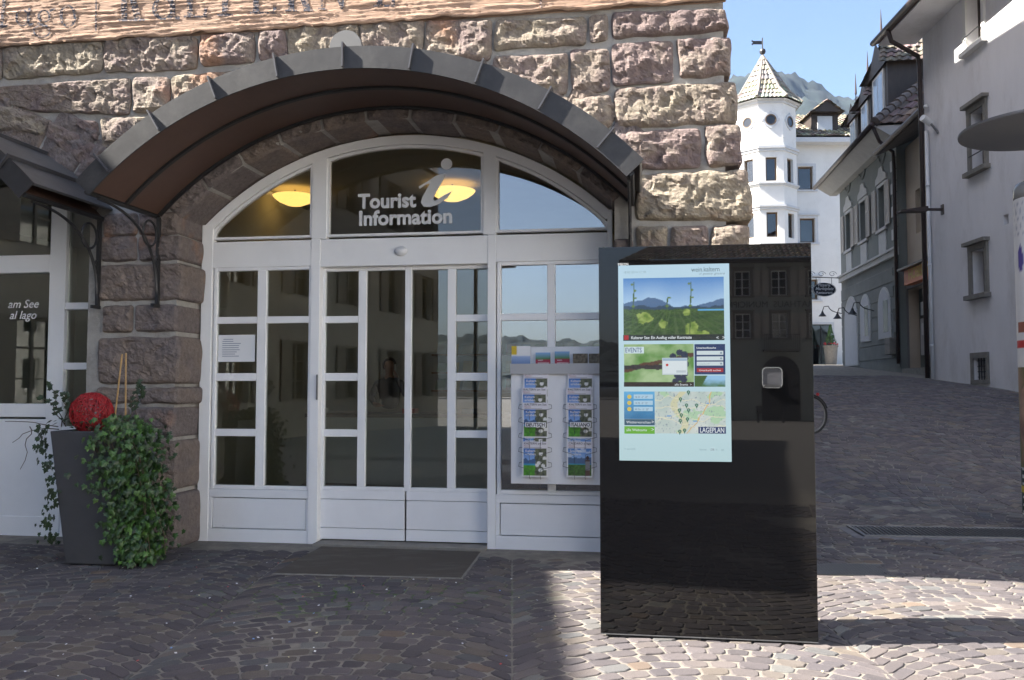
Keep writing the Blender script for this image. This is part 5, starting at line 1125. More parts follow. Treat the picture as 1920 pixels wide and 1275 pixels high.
for xm_, wpx, yt, yb, nm in ((1598, 11, 560, 686, 'arched_door'), (1625, 8, 556, 641, 'arched_window'), (1661, 10, 543, 635, 'arched_window')):
    m_ = ga(xm_, 620); w_ = (ga(xm_ + wpx, 620) - ga(xm_ - wpx, 620)) / 2; c1, c0 = gc(xm_, yt), gc(xm_, yb)
    o = MB().prism(G, archshape(m_, w_ + .10, c0, c1 + .10), .0, .05).build(nm, m_gwhite, gh); MB().prism(G, archshape(m_, w_, c0 + .02, c1), .02, .058).build('panel', m_niche, o)
    if nm == 'arched_window': MB().box(G, m_ - w_ * .05, m_ + w_ * .8, .058, .064, c0 + .2, c1 - w_ * .6).build('pane', M('arch_glass', (.13, .14, .15), .15, .1), o)
# eaves, gutter, tiled roof with hips
ge = GE; e0, e1 = G.p(gA - .6, .75, ge - .25), G.p(.55, .75, ge - .25)
MB().hexa([G.p(a, b_, c) for c, bs_ in ((ge - .62, (-.01, .25)), (ge - .27, (-.01, .78))) for b_ in bs_ for a in (gA - .5, .5)]).build('cornice', m_gwhite, gh)
MB().tube([e0 + G.n * .08, e1 + G.n * .08], .085, 8).tube([e1 + G.n * .05 - G.u * .1, G.p(.25, .55, ge - .7), G.p(.10, .12, ge - 1.0), G.p(.08, .10, ge - 1.4), G.p(.08, .10, 2.1)], .055, 8).build('gutter', m_brownpaint, gh, smooth=True)
rh = ge + 2.7; r0_, r1_ = G.p(gA + 1.5, -2.6, rh), G.p(-2.0, -2.6, rh); TC = ((.125, .105, .09), (.16, .13, .11), (.10, .085, .075), (.20, .165, .14))
tiles(e0, e1, r0_, r1_, gh, m_tiles, .28, .36, cols=TC); tiles(e1, G.p(.55, -8, ge - .25), r1_, G.p(-2, -5.5, rh), gh, m_tiles, .28, .36, cols=TC)
MB().add([e0, e1, r1_, r0_, G.p(.55, -8, ge - .25), G.p(-2, -5.5, rh)], [(0, 1, 2, 3), (1, 4, 5, 2)]).build('roof_deck', m_black, gh, recalc=False)
rp = MB()
for k in range(16): p0, p1 = e1.lerp(r1_, k / 16), e1.lerp(r1_, (k + 1.15) / 16); rp.tube([p0 + Z * .08, p1 + Z * .05], [.16, .12], 8)
rp.build('hip_tiles', m_tiledark, gh)
def dormer(aa, w_, c0, hgt, big):
    d = MB().box(G, aa - w_ / 2, aa + w_ / 2, -3.0, -.15 if big else -.35, c0, c0 + hgt).build('dormer', m_darkwood, gh)
    b0 = -.15 if big else -.35
    MB().box(G, aa - w_ * .34, aa + w_ * .34, b0, b0 + .05, c0 + .12, c0 + hgt - .1).build('window_frame', m_gwhite, d); MB().box(G, aa - w_ * .27, aa - .025, b0 + .051, b0 + .056, c0 + .2, c0 + hgt - .18).box(G, aa + .025, aa + w_ * .27, b0 + .051, b0 + .056, c0 + .2, c0 + hgt - .18).build('pane', M('dormer_glass', (.25, .3, .36), .1, .1), d)
    ap = c0 + hgt + w_ * .55
    for s_ in (-1, 1): tiles(G.p(aa + s_ * (w_ / 2 + .22), b0 + .35, c0 + hgt - .1), G.p(aa + s_ * (w_ / 2 + .22), -3.4, c0 + hgt - .1), G.p(aa, b0 - .1, ap), G.p(aa, -3.4, ap), d, m_tiles, .25, .3, 'dormer_roof', cols=TC)
    MB().poly(G, [(aa - w_ / 2 - .15, c0 + hgt - .05), (aa + w_ / 2 + .15, c0 + hgt - .05), (aa, ap - .05)], b0 + .1).build('gable', m_darkwood, d, recalc=False)
    MB().tube([G.p(aa, b0 - .1, ap - .1), G.p(aa, b0 - .1, ap + .25), G.p(aa, b0 - .1, ap + .32), G.p(aa, b0 - .1, ap + 1.1)], [.03, .018, .045, .006], 8).build('finial', m_brownpaint, d)
for px, py, w_, h_, bg in ((1655, 178, 1.9, 1.75, True), (1618, 222, 1.35, 1.4, False), (1596, 250, 1.2, 1.25, False)):
    a_, c_ = G.at(px, py, -.25); dormer(a_, w_, c_ - h_ * .55, h_, bg)
MB().box(G, -.9, -.35, .02, .22, gc(1683, 664), gc(1683, 632)).build('meter_box', m_stonetrim, None, label='grey metal meter box on the wall beside the shop door', cat='meter box', bevel=.01)
for k, (px, py) in enumerate(((1578, 588), (1609, 592), (1640, 583))):
    a_, c_ = G.at(px, py); t = thing('gooseneck_lamp', ('dark gooseneck lamp at the far end of the green grey wall', 'dark gooseneck lamp beside the tall arched door', 'dark gooseneck lamp between the two arched windows')[k], 'wall lamp', G.p(a_, 0, c_), 'gooseneck lamps along the green grey house')
    MB().tube([G.p(a_, 0, c_)] + [G.p(a_, .12 + .38 * math.sin(R(i * 20)) ** 1 * (1 if i < 5 else 1), c_ + .05 + .30 * (1 - math.cos(R(i * 20))) if i < 5 else c_ + .30) for i in range(1, 5)] + [G.p(a_, .66, c_ + .28), G.p(a_, .72, c_ + .10)], .018, 6).build('arm', m_iron, t); MB().lathe(G.p(a_, .72, c_ - .10), [(.15, 0), (.13, .03), (.06, .12), (.03, .20)], 14).build('shade', m_iron, t)
# hanging oval sign
a_, c_ = G.at(1575, 541, .1); so = onY(1545, 543, (G.p(gA, 0, 0)).y - .4); t = thing('hanging_sign', 'black oval pizzeria sign hanging from a wrought iron bracket', 'sign', so + Z * -.6)
SO = Fr(so, u=(1, 0, 0), n=(0, -1, 0)); rx, ry = 22 / FPX * so.y, 13 / FPX * so.y
MB().prism(SO, [(rx * math.cos(R(i * 10)), ry * math.sin(R(i * 10))) for i in range(36)], -.03, .03).build('board', M('navy_board', (.010, .014, .028), .4, .1), t); k = 36
b = MB()
for i in range(36):
    t0, t1 = R(i * 10), R(i * 10 + 10); b.add([SO.p(rx * q * math.cos(tt), .032, ry * q * math.sin(tt)) for tt, q in ((t0, .97), (t1, .97), (t1, .93), (t0, .93))], [(0, 1, 2, 3)])
b.build('rim_line', m_paper, t, recalc=False)
for body, zz, sz, shr in (('Pizzeria', .46, .175, 0), ('Marktplatz', -.07, .185, .3), ('Restaurant', -.62, .165, 0)): text(body, sz * rx / .52, SO, 0, zz * ry, .034, m_paper, t, align='CENTER', shear=shr, bold=.004)
g2 = G.p(gA + .1, .02, 0); zz = so.z + ry + .22
b = MB(); b.tube([Vector((so.x - rx, so.y, zz)), Vector((g2.x, g2.y, zz))], .018, 6); b.tube([Vector((so.x - .3, so.y, zz)), Vector((so.x - .3, so.y, so.z + ry * .8))], .01, 5); b.tube([Vector((so.x + .3, so.y, zz)), Vector((so.x + .3, so.y, so.z + ry * .8))], .01, 5)
for k in range(3): cxx = so.x - .5 + k * .42; b.tube([Vector((cxx + (.16 - .008 * i) * math.cos(R(i * 30)), so.y, zz + .12 + (.11 - .005 * i) * math.sin(R(i * 30)))) for i in range(15)], .009, 5)
b.build('bracket', m_iron, t)

# ------------------------------------------------------------------ white house with the corner tower
TY = 48.0; sc = TY / FPX
def tx(px): return (px - CX) * sc
def tz(py): return onY(1500, py, TY).z
tw_ = thing('tower_house', 'white house with an octagonal corner turret and pointed tiled roof', 'house', (tx(1480), TY, gz(TY)))
T = Fr((0, TY, 0), u=(1, 0, 0), n=(0, -1, 0)); m_wood = M('brown_frame', (.12, .075, .04), .6, .15, 12); m_pale = M('pale_trim', (.56, .57, .58), .8, .05); m_cur = M('pale_curtain', (.40, .45, .45), .9, .15, 6, scl=(6, 6, .3))
hw = [[tx(1502), tx(1531), tz(356), tz(312)], [tx(1504), tx(1533), tz(455), tz(409)], [tx(1520), tx(1536), tz(562), tz(524)], [tx(1524), tx(1561), 2.45, tz(608)]]
teav = tz(262); wall(T, tx(1455), tx(1680), 1.5, teav + .2, hw, m_wplaster, tw_, rev=.22); MB().box(T, tx(1400), tx(1680), -9, -.8, 1, teav + .2).build('core', m_wplaster, tw_)
for i, w_ in enumerate(hw[:3]): window(T, *w_, tw_, m_wood, .2, 1, cols=1, fw=.09, back=m_cur if i == 1 else None); surround(T, *w_, tw_, m_pale, .16, .03, head=.08 if i > 0 else 0, sill=.06)
window(T, *hw[3], tw_, m_black, .2, 1, cols=2, fw=.05); surround(T, *hw[3], tw_, m_pale, .12, .03)
cxo, r8 = tx(1436), 58 * sc; TC0 = Vector((cxo, TY - .3, 0))
def oct_v(k, r, z_): t = R(19 + 45 * k); return TC0 + Vector((r * math.sin(t), -r * math.cos(t), z_))
zt_top = tz(212); cor = [(tz(300), tz(291)), (tz(362), tz(357)), (tz(405), tz(397)), (tz(214), tz(206))]
for k in range(8):
    A_, B_ = oct_v(k - 1, r8, 0), oct_v(k, r8, 0); u_ = (B_ - A_); L = u_.length; u_.normalize(); OF = Fr(A_, u=u_, n=(u_.y, -u_.x, 0)); holes = []
    if k in (-1 % 8, 0, 1): holes = [[L * .27, L * .73, tz(354), tz(311)], [L * .27, L * .73, tz(455), tz(410)], [L * .27, L * .73, tz(560), tz(515)]]
    wall(OF, 0, L, 1.5, zt_top, holes, m_wplaster, tw_, 'turret_wall', rev=.2)
    for i, h in enumerate(holes): window(OF, *h, tw_, m_wood, .18, 1, cols=1, fw=.08, back=m_cur if i == 1 else None)
    if holes:
        oz = tz(244); MB().ring(OF, L / 2, oz, .30, .42, 0, 2 * math.pi, 28, .0, .05).build('oval_window', m_pale, tw_); MB().ring(OF, L / 2, oz, .25, .31, 0, 2 * math.pi, 28, .01, .06).build('oval_frame', m_wood, tw_); MB().prism(OF, [(L / 2 + .25 * math.cos(R(15 * i)), oz + .25 * math.sin(R(15 * i))) for i in range(24)], .0, .03).build('oval_pane', M('oval_glass', (.03, .035, .045), .12, .05), tw_)
        for q in range(4): tt = R(90 * q); MB().box(OF, L / 2 + .42 * math.cos(tt) - .06, L / 2 + .42 * math.cos(tt) + .06, .001, .055, oz + .42 * math.sin(tt) - .06, oz + .42 * math.sin(tt) + .06).build('keystone', m_pale, tw_)
for z0, z1 in cor:
    for zz0, zz1, ov in ((z0, (z0 + z1) / 2, .08), ((z0 + z1) / 2 + .001, z1, .16)):
        vs = [oct_v(k, r8 + ov, zz) for zz in (zz0, zz1) for k in range(8)]; MB().add(vs, [(k, (k + 1) % 8, 8 + (k + 1) % 8, 8 + k) for k in range(8)] + [tuple(range(8)), tuple(range(8, 16))]).build('cornice', m_pale, tw_)
ze, za = tz(207), tz(107); re_ = 70 * sc; TC2 = ((.25, .238, .20), (.225, .212, .178), (.275, .263, .225), (.20, .185, .158))
for k in range(8):
    A_, B_ = oct_v(k - 1, re_, ze), oct_v(k, re_, ze); ap = TC0 + Z * za
    mid = [(.0, A_, B_), (.28, None, None), (1, None, None)]
    q = .30; A1, B1 = A_.lerp(ap, q) - Z * .28, B_.lerp(ap, q) - Z * .28; A1 -= (A1 - TC0).normalized() * .0
    tiles(A_, B_, A1, B1, tw_, m_tiles, .24, .36, 'turret_roof', TC2); tiles(A1, B1, A1.lerp(ap, .985), B1.lerp(ap, .985), tw_, m_tiles, .24, .36, 'turret_roof', TC2)
    MB().tube([A_ + Z * .08, A1 + Z * .06, ap], [.10, .09, .05], 6).build('hip_ridge', M('pale_ridge_tile', (.23, .20, .17), .85, .15), tw_)
vs = [oct_v(k, re_ - .05, ze - .04) for k in range(8)]; MB().add(vs, [tuple(range(8))]).build('turret_soffit', m_pale, tw_, recalc=False)
ap = TC0 + Z * za; b = MB(); b.tube([ap - Z * .2, ap + Z * 1.0], .035, 6); b.lathe(ap + Z * .0, [(.01, 0), (.14, .08), (.18, .2), (.14, .32), (.01, .4)], 12); b.box(Fr(ap, u=(1, 0, 0), n=(0, -1, 0)), -.55, -.04, -.01, .01, .62, .82).box(Fr(ap, u=(1, 0, 0), n=(0, -1, 0)), -.62, -.55, -.01, .01, .58, .68).box(Fr(ap, u=(1, 0, 0), n=(0, -1, 0)), -.62, -.55, -.01, .01, .76, .86); b.build('weather_vane', m_iron, tw_)
# main roof with gabled dormer
zr = tz(190); rx0, rx1 = tx(1478), tx(1690); TC3 = ((.22, .20, .15), (.16, .14, .11), (.30, .28, .21), (.12, .10, .085))
tiles((rx0, TY - .75, teav), (rx1, TY - .75, teav), (rx0, TY + 5, zr + .8), (rx1, TY + 5, zr + .8), tw_, m_tiles, .26, .36, 'main_roof', TC3)
MB().add([(rx0, TY - .7, teav - .05), (rx1, TY - .7, teav - .05), (rx1, TY + 5, zr + .7), (rx0, TY + 5, zr + .7)], [(0, 1, 2, 3)]).build('roof_deck', m_black, tw_, recalc=False)
MB().box(T, rx0, rx1, -.02, .72, teav - .32, teav - .06).build('eaves_board', m_pale, tw_)
dx0, dx1, dz0, dz1 = tx(1545), tx(1580), tz(243), tz(212); d = MB().box(T, dx0 - .25, dx1 + .25, -4, -.6, dz0 - .3, dz1 + .25).build('dormer', m_darkwood, tw_); MB().box(T, dx0 + .1, dx1 - .1, -.6, -.55, dz0, dz1).build('roller_blind', M('blind_white', (.62, .63, .64), .6, .03), d)
xm2 = (dx0 + dx1) / 2; za2 = tz(185)
for s_ in (-1, 1): tiles((xm2 + s_ * .95, TY + .0, dz1 + .1), (xm2 + s_ * .95, TY + 5, dz1 + .1), (xm2, TY + .0, za2), (xm2, TY + 5, za2), d, m_tiles, .25, .3, 'dormer_roof', TC3)
MB().prism(T, [(xm2 - .85, dz1 + .15), (xm2 + .85, dz1 + .15), (xm2, za2 - .05)], -.5, -.15).build('gable', m_darkwood, d)
MB().box(T, tx(1500), tx(1600), -6.5, -5.2, zr - .2, zr + .75).build('chimney_block', m_wplaster, tw_)
# potted cone shrub by the door
pp = onY(1558, 672, 46.8); pp.z = gz(46.8); t = thing('stone_pot', 'tall grey pot by the glass door of the white house', 'planter', pp); MB().lathe(pp, [(.28, 0), (.30, .1), (.36, .95), (.40, .98), (.40, 1.05), (.33, 1.05), (.33, 1.0)], 16).build('pot', m_stonetrim, t)
t = thing('cone_shrub', 'small clipped green cone shrub growing in the grey pot', 'shrub', pp + Z * 1.03); rg = random.Random(3); b = MB(); MB().tube([pp + Z * 1.0, pp + Z * 1.6], .03, 6).build('stem', m_darkwood, t)
for i in range(420): h = rg.random() ** .8; r_ = .34 * (1 - h) * rg.uniform(.75, 1.08) + .02; tt = rg.uniform(0, 6.28); p = pp + Vector((r_ * math.cos(tt), r_ * math.sin(tt), 1.05 + h * 1.15)); leaf(b, p, Vector((math.cos(tt), math.sin(tt), .5)), Vector((rg.uniform(-1, 1), rg.uniform(-1, 1), -.4)), .09, tuple(x * rg.uniform(.8, 1.5) for x in GRN[1]))
b.build('foliage', mlf, t, kind='stuff', recalc=False, colors=True)
b = MB()
for i in range(26): tt = rg.uniform(0, 6.28); p = pp + Vector((.36 * math.cos(tt), .36 * math.sin(tt), 1.07 + rg.uniform(0, .1))); b.lathe(p, [(.01, 0), (.045, .03), (.01, .06)], 6)
b.build('flowers', M('red_petals', (.5, .04, .05), .6, .1), t)

# ------------------------------------------------------------------ mountains
m_for = M('forest_mountain', (.013, .021, .020), .95, .6, .05, dirt=((.10, .098, .095), .008, .70, .78))
def ridge(name, prof, dist, depth, mat, sgn=1):
    b = MB(); n1 = 420; n2 = 70; vs = []
    xs_ = [p[0] for p in prof]; lo, hi = xs_[0], xs_[-1]
    for i in range(n1 + 1):
        x = lo + (hi - lo) * i / n1
        for (x0, z0), (x1, z1) in zip(prof, prof[1:]):
            if x0 <= x <= x1: zr_ = z0 + (z1 - z0) * (x - x0) / (x1 - x0)
        for j in range(n2 + 1):
            t = j / n2; nn = noise.fractal((x * .006, t * 3, dist), .9, 2.1, 6); fine = noise.fractal((x * .05, t * 20, 7), .6, 2.1, 4)
            h = zr_ * (t ** .8) + (nn * .16 * zr_ * (1 - t) * t * 4) + fine * 12 * t + (nn * .02 * zr_ * t)
            vs.append(Vector((x, sgn * (dist - depth * (1 - t)) + sgn * nn * 60 * (1 - t), h)))
    b.add(vs, [(i * (n2 + 1) + j, (i + 1) * (n2 + 1) + j, (i + 1) * (n2 + 1) + j + 1, i * (n2 + 1) + j + 1) for i in range(n1) for j in range(n2)]); return b.build(name, mat, None, kind='structure', recalc=False, smooth=True)
MD = 1500
def mp(px, py): q = onY(px, py, MD); return (q.x, q.z)
ridge('mountain', [(-900, 300), mp(1250, 190), mp(1340, 160), mp(1377, 150), mp(1416, 141), mp(1454, 134), mp(1475, 136), mp(1492, 141), mp(1522, 145), mp(1537, 156), mp(1557, 176), mp(1580, 180), mp(1620, 178), mp(1700, 200), (1400, 360), (2400, 250)], MD, 700, m_for)
ridge('hill', [(-1500, 90), (-700, 78), (-420, 62), (-200, 45), (0, 38), (150, 50), (500, 66), (1200, 50)], 900, 400, m_for, -1)

# ------------------------------------------------------------------ advertising column with its disc roof
AX, AY = 5.56, 8.75
adv = thing('advertising_column', 'round advertising column covered with posters under a flat disc roof', 'advertising column', (AX, AY, 0)); o = Vector((AX, AY, 0)); rc = .32; ztop = onY(1910, 372, AY).z; zcap = onY(1910, 338, AY).z
MB().lathe(o, [(rc - .03, 0), (rc - .03, .12), (rc, .125), (rc, ztop)], 40).build('drum', m_paper, adv, smooth=False)
MB().lathe(o + Z * ztop, [(rc, 0), (rc, (zcap - ztop) * .55), (rc * .93, (zcap - ztop) * .85), (rc * .75, zcap - ztop)], 40).build('cap', M('clear_plastic_cap', (.30, .31, .32), .25, .1), adv, smooth=True)
zd = onY(1950, 247, AY).z; rd = .818; MB().lathe(o + Z * zd, [(.05, 0), (rd, .02), (rd + .004, .035), (rd, .05), (.05, .09)], 64).build('disc_roof', M('grey_disc', (.16, .16, .17), .5, .05, 3, metal=.4), adv); MB().tube([o + Z * zcap, o + Z * zd], .05, 10).build('post', m_grate, adv)
def poster(z0, z1, t0, t1, fn, lab, lv):
    mb = MB(); nx, ny = 40, 40; vs = []; cs = []
    for j in range(ny + 1):
        for i in range(nx + 1): u, v = i / nx, j / ny; tt = R(t0 + (t1 - t0) * u); vs.append(o + Vector(((rc + .003 * lv) * math.cos(tt), (rc + .003 * lv) * math.sin(tt), z0 + (z1 - z0) * v))); cs.append(fn(u, v))
    mb.add(vs, [(j * (nx + 1) + i, j * (nx + 1) + i + 1, (j + 1) * (nx + 1) + i + 1, (j + 1) * (nx + 1) + i) for j in range(ny) for i in range(nx)]); mb.c = cs; mb.build('poster', m_print, adv, label=lab, recalc=False, colors=True)
def zy(py): return onY(1912, py, AY - rc * .4).z
poster(zy(600), zy(372), 145, 262, lambda u, v: (.08, .06, .30) if (u - .32) ** 2 * 3 + (v - .52) ** 2 < .012 else ((.4, .42, .5) if v > .7 and math.sin(u * 60) * math.sin(v * 50) > .55 else (.72, .72, .74)), 'white poster with a blue figure', 1)
poster(zy(686), zy(602), 145, 262, lambda u, v: (.55, .04, .04) if .42 < v < .60 else ((.35, .12, .08) if v > .75 and (u - .3) ** 2 < .01 else (.72, .72, .73)), 'white poster with a red stripe', 1)
poster(zy(880), zy(688), 145, 262, lambda u, v: lerp((.30, .19, .13), (.10, .14, .05), .5 + 1.2 * fbm(u * 4, v * 4, 3)) if (u - .45) ** 2 + (v - .5) ** 2 > .12 else lerp((.42, .26, .2), (.2, .12, .1), .5 + fbm(u * 6, v * 6)), 'green and brown portrait poster', 1)
poster(.14, zy(882), 145, 262, lambda u, v: (.65, .5, .05) if .45 < v < .62 else ((.7, .7, .7) if math.sin(v * 40) > .5 and u > .15 else (.03, .045, .05)), 'dark poster with white and yellow print', 1)

# ------------------------------------------------------------------ bicycle half hidden by the kiosk
wy = 13.5; wr = 34.5 / FPX * wy; wc = onY(1519, 772, wy); wc.z = gz(wy) + wr
bk = thing('bicycle', 'dark bicycle parked in the alley behind the black kiosk', 'bicycle', (wc.x, wy, wc.z - wr)); BF = Fr(wc, u=(1, .25, 0), n=(.25, -1, 0))
def wheel(a):
    c0 = (a, 0); pts = [BF.p(a + wr * math.cos(R(i * 10)), 0, wr * math.sin(R(i * 10))) for i in range(36)]; w_ = MB().tube(pts, .018, 6, closed=True).build('wheel', m_black, bk, smooth=True)
    MB().tube([BF.p(a + (wr - .03) * math.cos(R(i * 10)), 0, (wr - .03) * math.sin(R(i * 10))) for i in range(36)], .010, 5, closed=True).build('rim', m_grate, w_); sp = MB()
    for i in range(18): sp.tube([BF.p(a, .02 * (-1) ** i, 0), BF.p(a + (wr - .03) * math.cos(R(i * 20)), 0, (wr - .03) * math.sin(R(i * 20)))], .0016, 4)
    sp.build('spokes', m_grate, w_); MB().tube([BF.p(a, -.04, 0), BF.p(a, .04, 0)], .02, 8).build('hub', m_grate, w_)
wheel(0); wheel(-1.02); fb_ = MB()
for p0, p1, r_ in (((0, 0), (-.42, -.02), .01), ((0, 0), (-.30, .50), .009), ((-.42, -.02), (-.28, .56), .014), ((-.42, -.02), (-.86, .42), .016), ((-.29, .50), (-.84, .52), .014), ((-.84, .55), (-.88, .36), .016), ((-.87, .40), (-1.02, 0), .011), ((-.84, .55), (-.82, .68), .012)): fb_.tube([BF.p(p0[0], 0, p0[1]), BF.p(p1[0], 0, p1[1])], r_, 7)
fb_.build('frame', m_brownpaint, bk); MB().lathe(BF.p(-.27, 0, .58), [(.02, 0), (.09, .02), (.10, .05), (.03, .07)], 12).build('saddle', m_black, bk); MB().tube([BF.p(-.74, -.26, .72), BF.p(-.80, -.2, .70), BF.p(-.82, 0, .68), BF.p(-.80, .2, .70), BF.p(-.74, .26, .72)], .012, 7).build('handlebar', m_black, bk)
fd = MB(); fd.tube([BF.p((wr + .03) * math.cos(R(i)), 0, (wr + .03) * math.sin(R(i))) for i in range(20, 161, 14)], .014, 6); fd.build('mudguard', m_black, bk); MB().lathe(BF.p(.14, 0, wr + .01), [(.01, 0), (.03, .02), (.02, .05)], 8).build('rear_light', M('red_reflector', (.4, .02, .02), .3, .05), bk)

# ------------------------------------------------------------------ across the square, seen in the glass: town hall, row of houses, lamp, bench
def mirror(px, py, D):                                     # where the kiosk glass shows a thing standing D metres off
    d = ray(px, py).normalized(); t = (K.o - EYEV).dot(K.n) / d.dot(K.n); p = EYEV + d * t; r = d - K.n * 2 * d.dot(K.n)
    return p, r
thp, thr = mirror(1320, 700, 0); THO = thp + thr * (52 / abs(thr.y)); 
TH = Fr((THO.x, THO.y, 0), u=tuple(-F.u), n=tuple(-F.n))
def tm(px, py, b=0):
    p, r = mirror(px, py, 0); t = (TH.o + TH.n * b - p).dot(TH.n) / r.dot(TH.n); q = p + r * t - TH.o; return q.dot(TH.u), q.z
hall = thing('town_hall', 'grey green town hall with shuttered windows across the square', 'building', TH.o)
tl, tr = tm(1188, 600)[0], tm(1188, 600)[0] - 26
if tl < tr: tl, tr = tr, tl
m_hall = M('hall_render', (.34, .36, .33), .9, .06, 1, .1, 20); zev = tm(1320, 492)[1]; holes = []
step_a = tm(1462, 600)[0] - tm(1393, 600)[0]
for row, (yt, yb) in enumerate(((508, 555), (588, 634))):
    for k in range(-2, 7): m_ = tm(1393, 600)[0] + step_a * k; holes.append([m_ - .5, m_ + .5, tm(1393, yb)[1], tm(1393, yt)[1]])
holes = [h for h in holes if tr + .8 < h[0] and h[1] < tl - .8]
wall(TH, tr, tl, -2, zev, holes, m_hall, hall, rev=.2); MB().box(TH, tr, tl, -10, -.8, -2, zev).build('core', m_hall, hall)
MB().add([TH.p(a, 0, z_) for a in (tl,) for z_ in (-2, zev)] + [TH.p(tl, -.8, zev), TH.p(tl, -.8, -2)], [(0, 1, 2, 3)]).build('end_wall', m_hall, hall, recalc=False)
MB().add([TH.p(tr, 0, -2), TH.p(tr, 0, zev), TH.p(tr, -.8, zev), TH.p(tr, -.8, -2)], [(0, 1, 2, 3)]).build('end_wall', m_hall, hall, recalc=False)
for h in holes:
    window(TH, *h, hall, m_white, .2, 3, fw=.07); surround(TH, *h, hall, m_stonetrim, .15, .05, head=.1, sill=.08)
    for x0, x1 in ((h[0] - .72, h[0] - .18), (h[1] + .18, h[1] + .72)): MB().box(TH, x0, x1, .03, .08, h[2], h[3]).build('shutter', m_shut, hall)
eo = .9
tiles(TH.p(tr - eo, eo, zev + .1), TH.p(tl + eo, eo, zev + .1), TH.p(tr + 4, -5, zev + 3.2), TH.p(tl - 4, -5, zev + 3.2), hall, m_tiles, .35, .45, 'roof', TC); tiles(TH.p(tl + eo, eo, zev + .1), TH.p(tl + eo, -10.9, zev + .1), TH.p(tl - 4, -5, zev + 3.2), TH.p(tl - 4, -5.1, zev + 3.2), hall, m_tiles, .35, .45, 'roof', TC)
MB().box(TH, tr - eo, tl + eo, -10.9, eo, zev - .12, zev + .09).build('eaves', m_darkwood, hall)
ca_, cc_ = tm(1462, 600)[0], tm(1462, 656)[1]; bal = MB().box(TH, ca_ - 1.1, ca_ + 1.1, 0, .8, cc_ - .12, cc_).build('balcony', m_stonetrim, hall); b = MB()
for k in range(19): b.tube([TH.p(ca_ - 1.08 + .12 * k, .76, cc_), TH.p(ca_ - 1.08 + .12 * k, .76, cc_ + .95)], .012, 5)
b.tube([TH.p(ca_ - 1.1, .76, cc_ + .95), TH.p(ca_ + 1.1, .76, cc_ + .95)], .02, 6); b.build('railing', m_iron, bal)
x_, z_ = tm(1440, 576); text('RATHAUS  MUNICIPIO', .56, TH, x_, z_, .01, m_ink, hall, align='CENTER', ex=.005)
gate = archshape(ca_, 1.2, -1.2, cc_ - .4); MB().prism(TH, gate, .0, .03).build('gateway', m_black, hall)
LBX = -10.6                                                # the row whose shadow lies over the left of the square
LB = Fr((LBX, -4, 0), u=(0, -1, 0), n=(1, 0, 0)); LB = Fr((LBX, -4, 0), u=(0, 1, 0), n=(1, 0, 0)); LH = (-LBX + .32) * math.tan(SUN_EL)
row = thing('town_house_row', 'long pale house with brown shutters along the shaded side of the square', 'building', (LBX, -4, 0)); holes = []
for r_ in range(3):
    for k in range(8): holes.append([-12.2 + 3.05 * k, -11.2 + 3.05 * k, 1.0 + 3.0 * r_, 2.7 + 3.0 * r_])
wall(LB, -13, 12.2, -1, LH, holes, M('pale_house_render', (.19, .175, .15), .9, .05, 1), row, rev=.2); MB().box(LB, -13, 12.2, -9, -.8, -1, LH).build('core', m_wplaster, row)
for h in holes:
    window(LB, *h, row, m_darkwood, .2, 3, fw=.07)
    for x0, x1 in ((h[0] - .62, h[0] - .08), (h[1] + .08, h[1] + .62)): MB().box(LB, x0, x1, .02, .07, h[2], h[3]).build('shutter', m_darkwood, row)
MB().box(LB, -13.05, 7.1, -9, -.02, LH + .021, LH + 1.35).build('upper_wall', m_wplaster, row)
MB().box(LB, -13.1, 12.3, -9, .0, LH - .15, LH + .02).build('roof_edge', m_tile, row)
MB().add([LB.p(12.2, 0, -1), LB.p(12.2, -.8, -1), LB.p(12.2, -.8, LH), LB.p(12.2, 0, LH)], [(0, 1, 2, 3)]).build('end_wall', m_wplaster, row, recalc=False)
MB().add([LB.p(-13, 0, -1), LB.p(-13, -.8, -1), LB.p(-13, -.8, LH), LB.p(-13, 0, LH)], [(0, 1, 2, 3)]).build('end_wall', m_wplaster, row, recalc=False)
SBX = 15.0; SBF = Fr((SBX, -20, 0), u=(0, -1, 0), n=(-1, 0, 0))  # row out of view, added so its sunlit walls throw light back
srow = thing('bounce_house_row', 'unseen cream house row added to bounce sunlight into the square', 'building', (SBX, -20, 0)); holes = []
for r_ in range(3):
    for k in range(11): holes.append([-20 + 3.6 * k, -18.9 + 3.6 * k, 1.2 + 3.1 * r_, 2.9 + 3.1 * r_])
wall(SBF, -22, 24, -1.5, 11, holes, m_wplaster, srow, rev=.2); MB().box(SBF, -22, 24, -9, -.8, -1.5, 11).build('core', m_wplaster, srow)
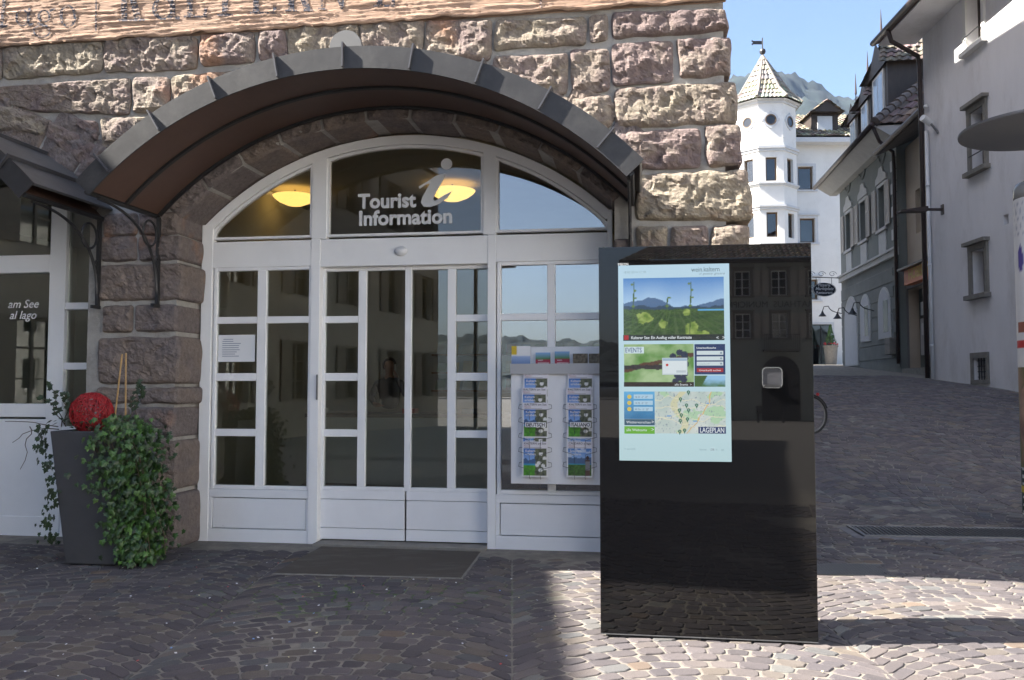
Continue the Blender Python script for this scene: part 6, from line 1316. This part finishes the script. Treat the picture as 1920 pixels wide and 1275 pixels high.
for h in holes: window(SBF, *h, srow, m_white, .2, 2, fw=.07)
tiles(SBF.p(-22.5, .8, 11), SBF.p(24.5, .8, 11), SBF.p(-22.5, -5, 14), SBF.p(24.5, -5, 14), srow, m_tiles, .5, .6, 'roof', TC)
lp = Vector((-6.2, -9.0, gz(-9))); t = thing('street_lamp', 'black street lamp with a flat arm standing on the open square', 'street lamp', lp); MB().tube([lp, lp + Z * 5.0], .06, 10).build('post', m_iron, t); MB().box(Fr(lp, u=(1, 0, 0), n=(0, -1, 0)), -.06, 1.25, -.12, .12, 4.95, 5.08).build('lamp_head', m_iron, t)
bn = tm(1445, 775, 6); bo_ = TH.p(bn[0], 6, 0); bo_.z = gz(bo_.y); BN = Fr(bo_, u=tuple(TH.u), n=tuple(TH.n)); t = thing('park_bench', 'black slatted bench standing before the town hall', 'bench', bo_)
for k in range(4): MB().box(BN, -.8, .8, -.2 + .11 * k, -.11 + .11 * k, .42, .45).build('slat', m_iron, t); MB().box(BN, -.8, .8, -.27, -.24, .52 + .11 * k, .60 + .11 * k).build('slat', m_iron, t)
for s_ in (-.7, .7): MB().box(BN, s_ - .03, s_ + .03, -.28, .25, 0, .06).box(BN, s_ - .03, s_ + .03, -.28, -.22, .061, .95).box(BN, s_ - .03, s_ + .03, .15, .2, .061, .62).box(BN, s_ - .03, s_ + .03, -.219, .2, .621, .66).build('leg', m_iron, t)
# ------------------------------------------------------------------ the air over the valley
mhz = bpy.data.materials.new('valley_air'); mhz.use_nodes = True; nh = mhz.node_tree; nh.nodes.remove(nh.nodes['Principled BSDF'])
pv = nh.nodes.new('ShaderNodeVolumePrincipled'); pv.inputs['Color'].default_value = (.50, .68, 1, 1); pv.inputs['Density'].default_value = .00006; pv.inputs['Anisotropy'].default_value = .2
nh.links.new(pv.outputs[0], nh.nodes['Material Output'].inputs['Volume'])
MB().box(WF, -3200, 3200, -3200, 3200, -9, 640).build('haze', mhz, None, kind='stuff', label='thin bluish air over the valley', cat='haze')
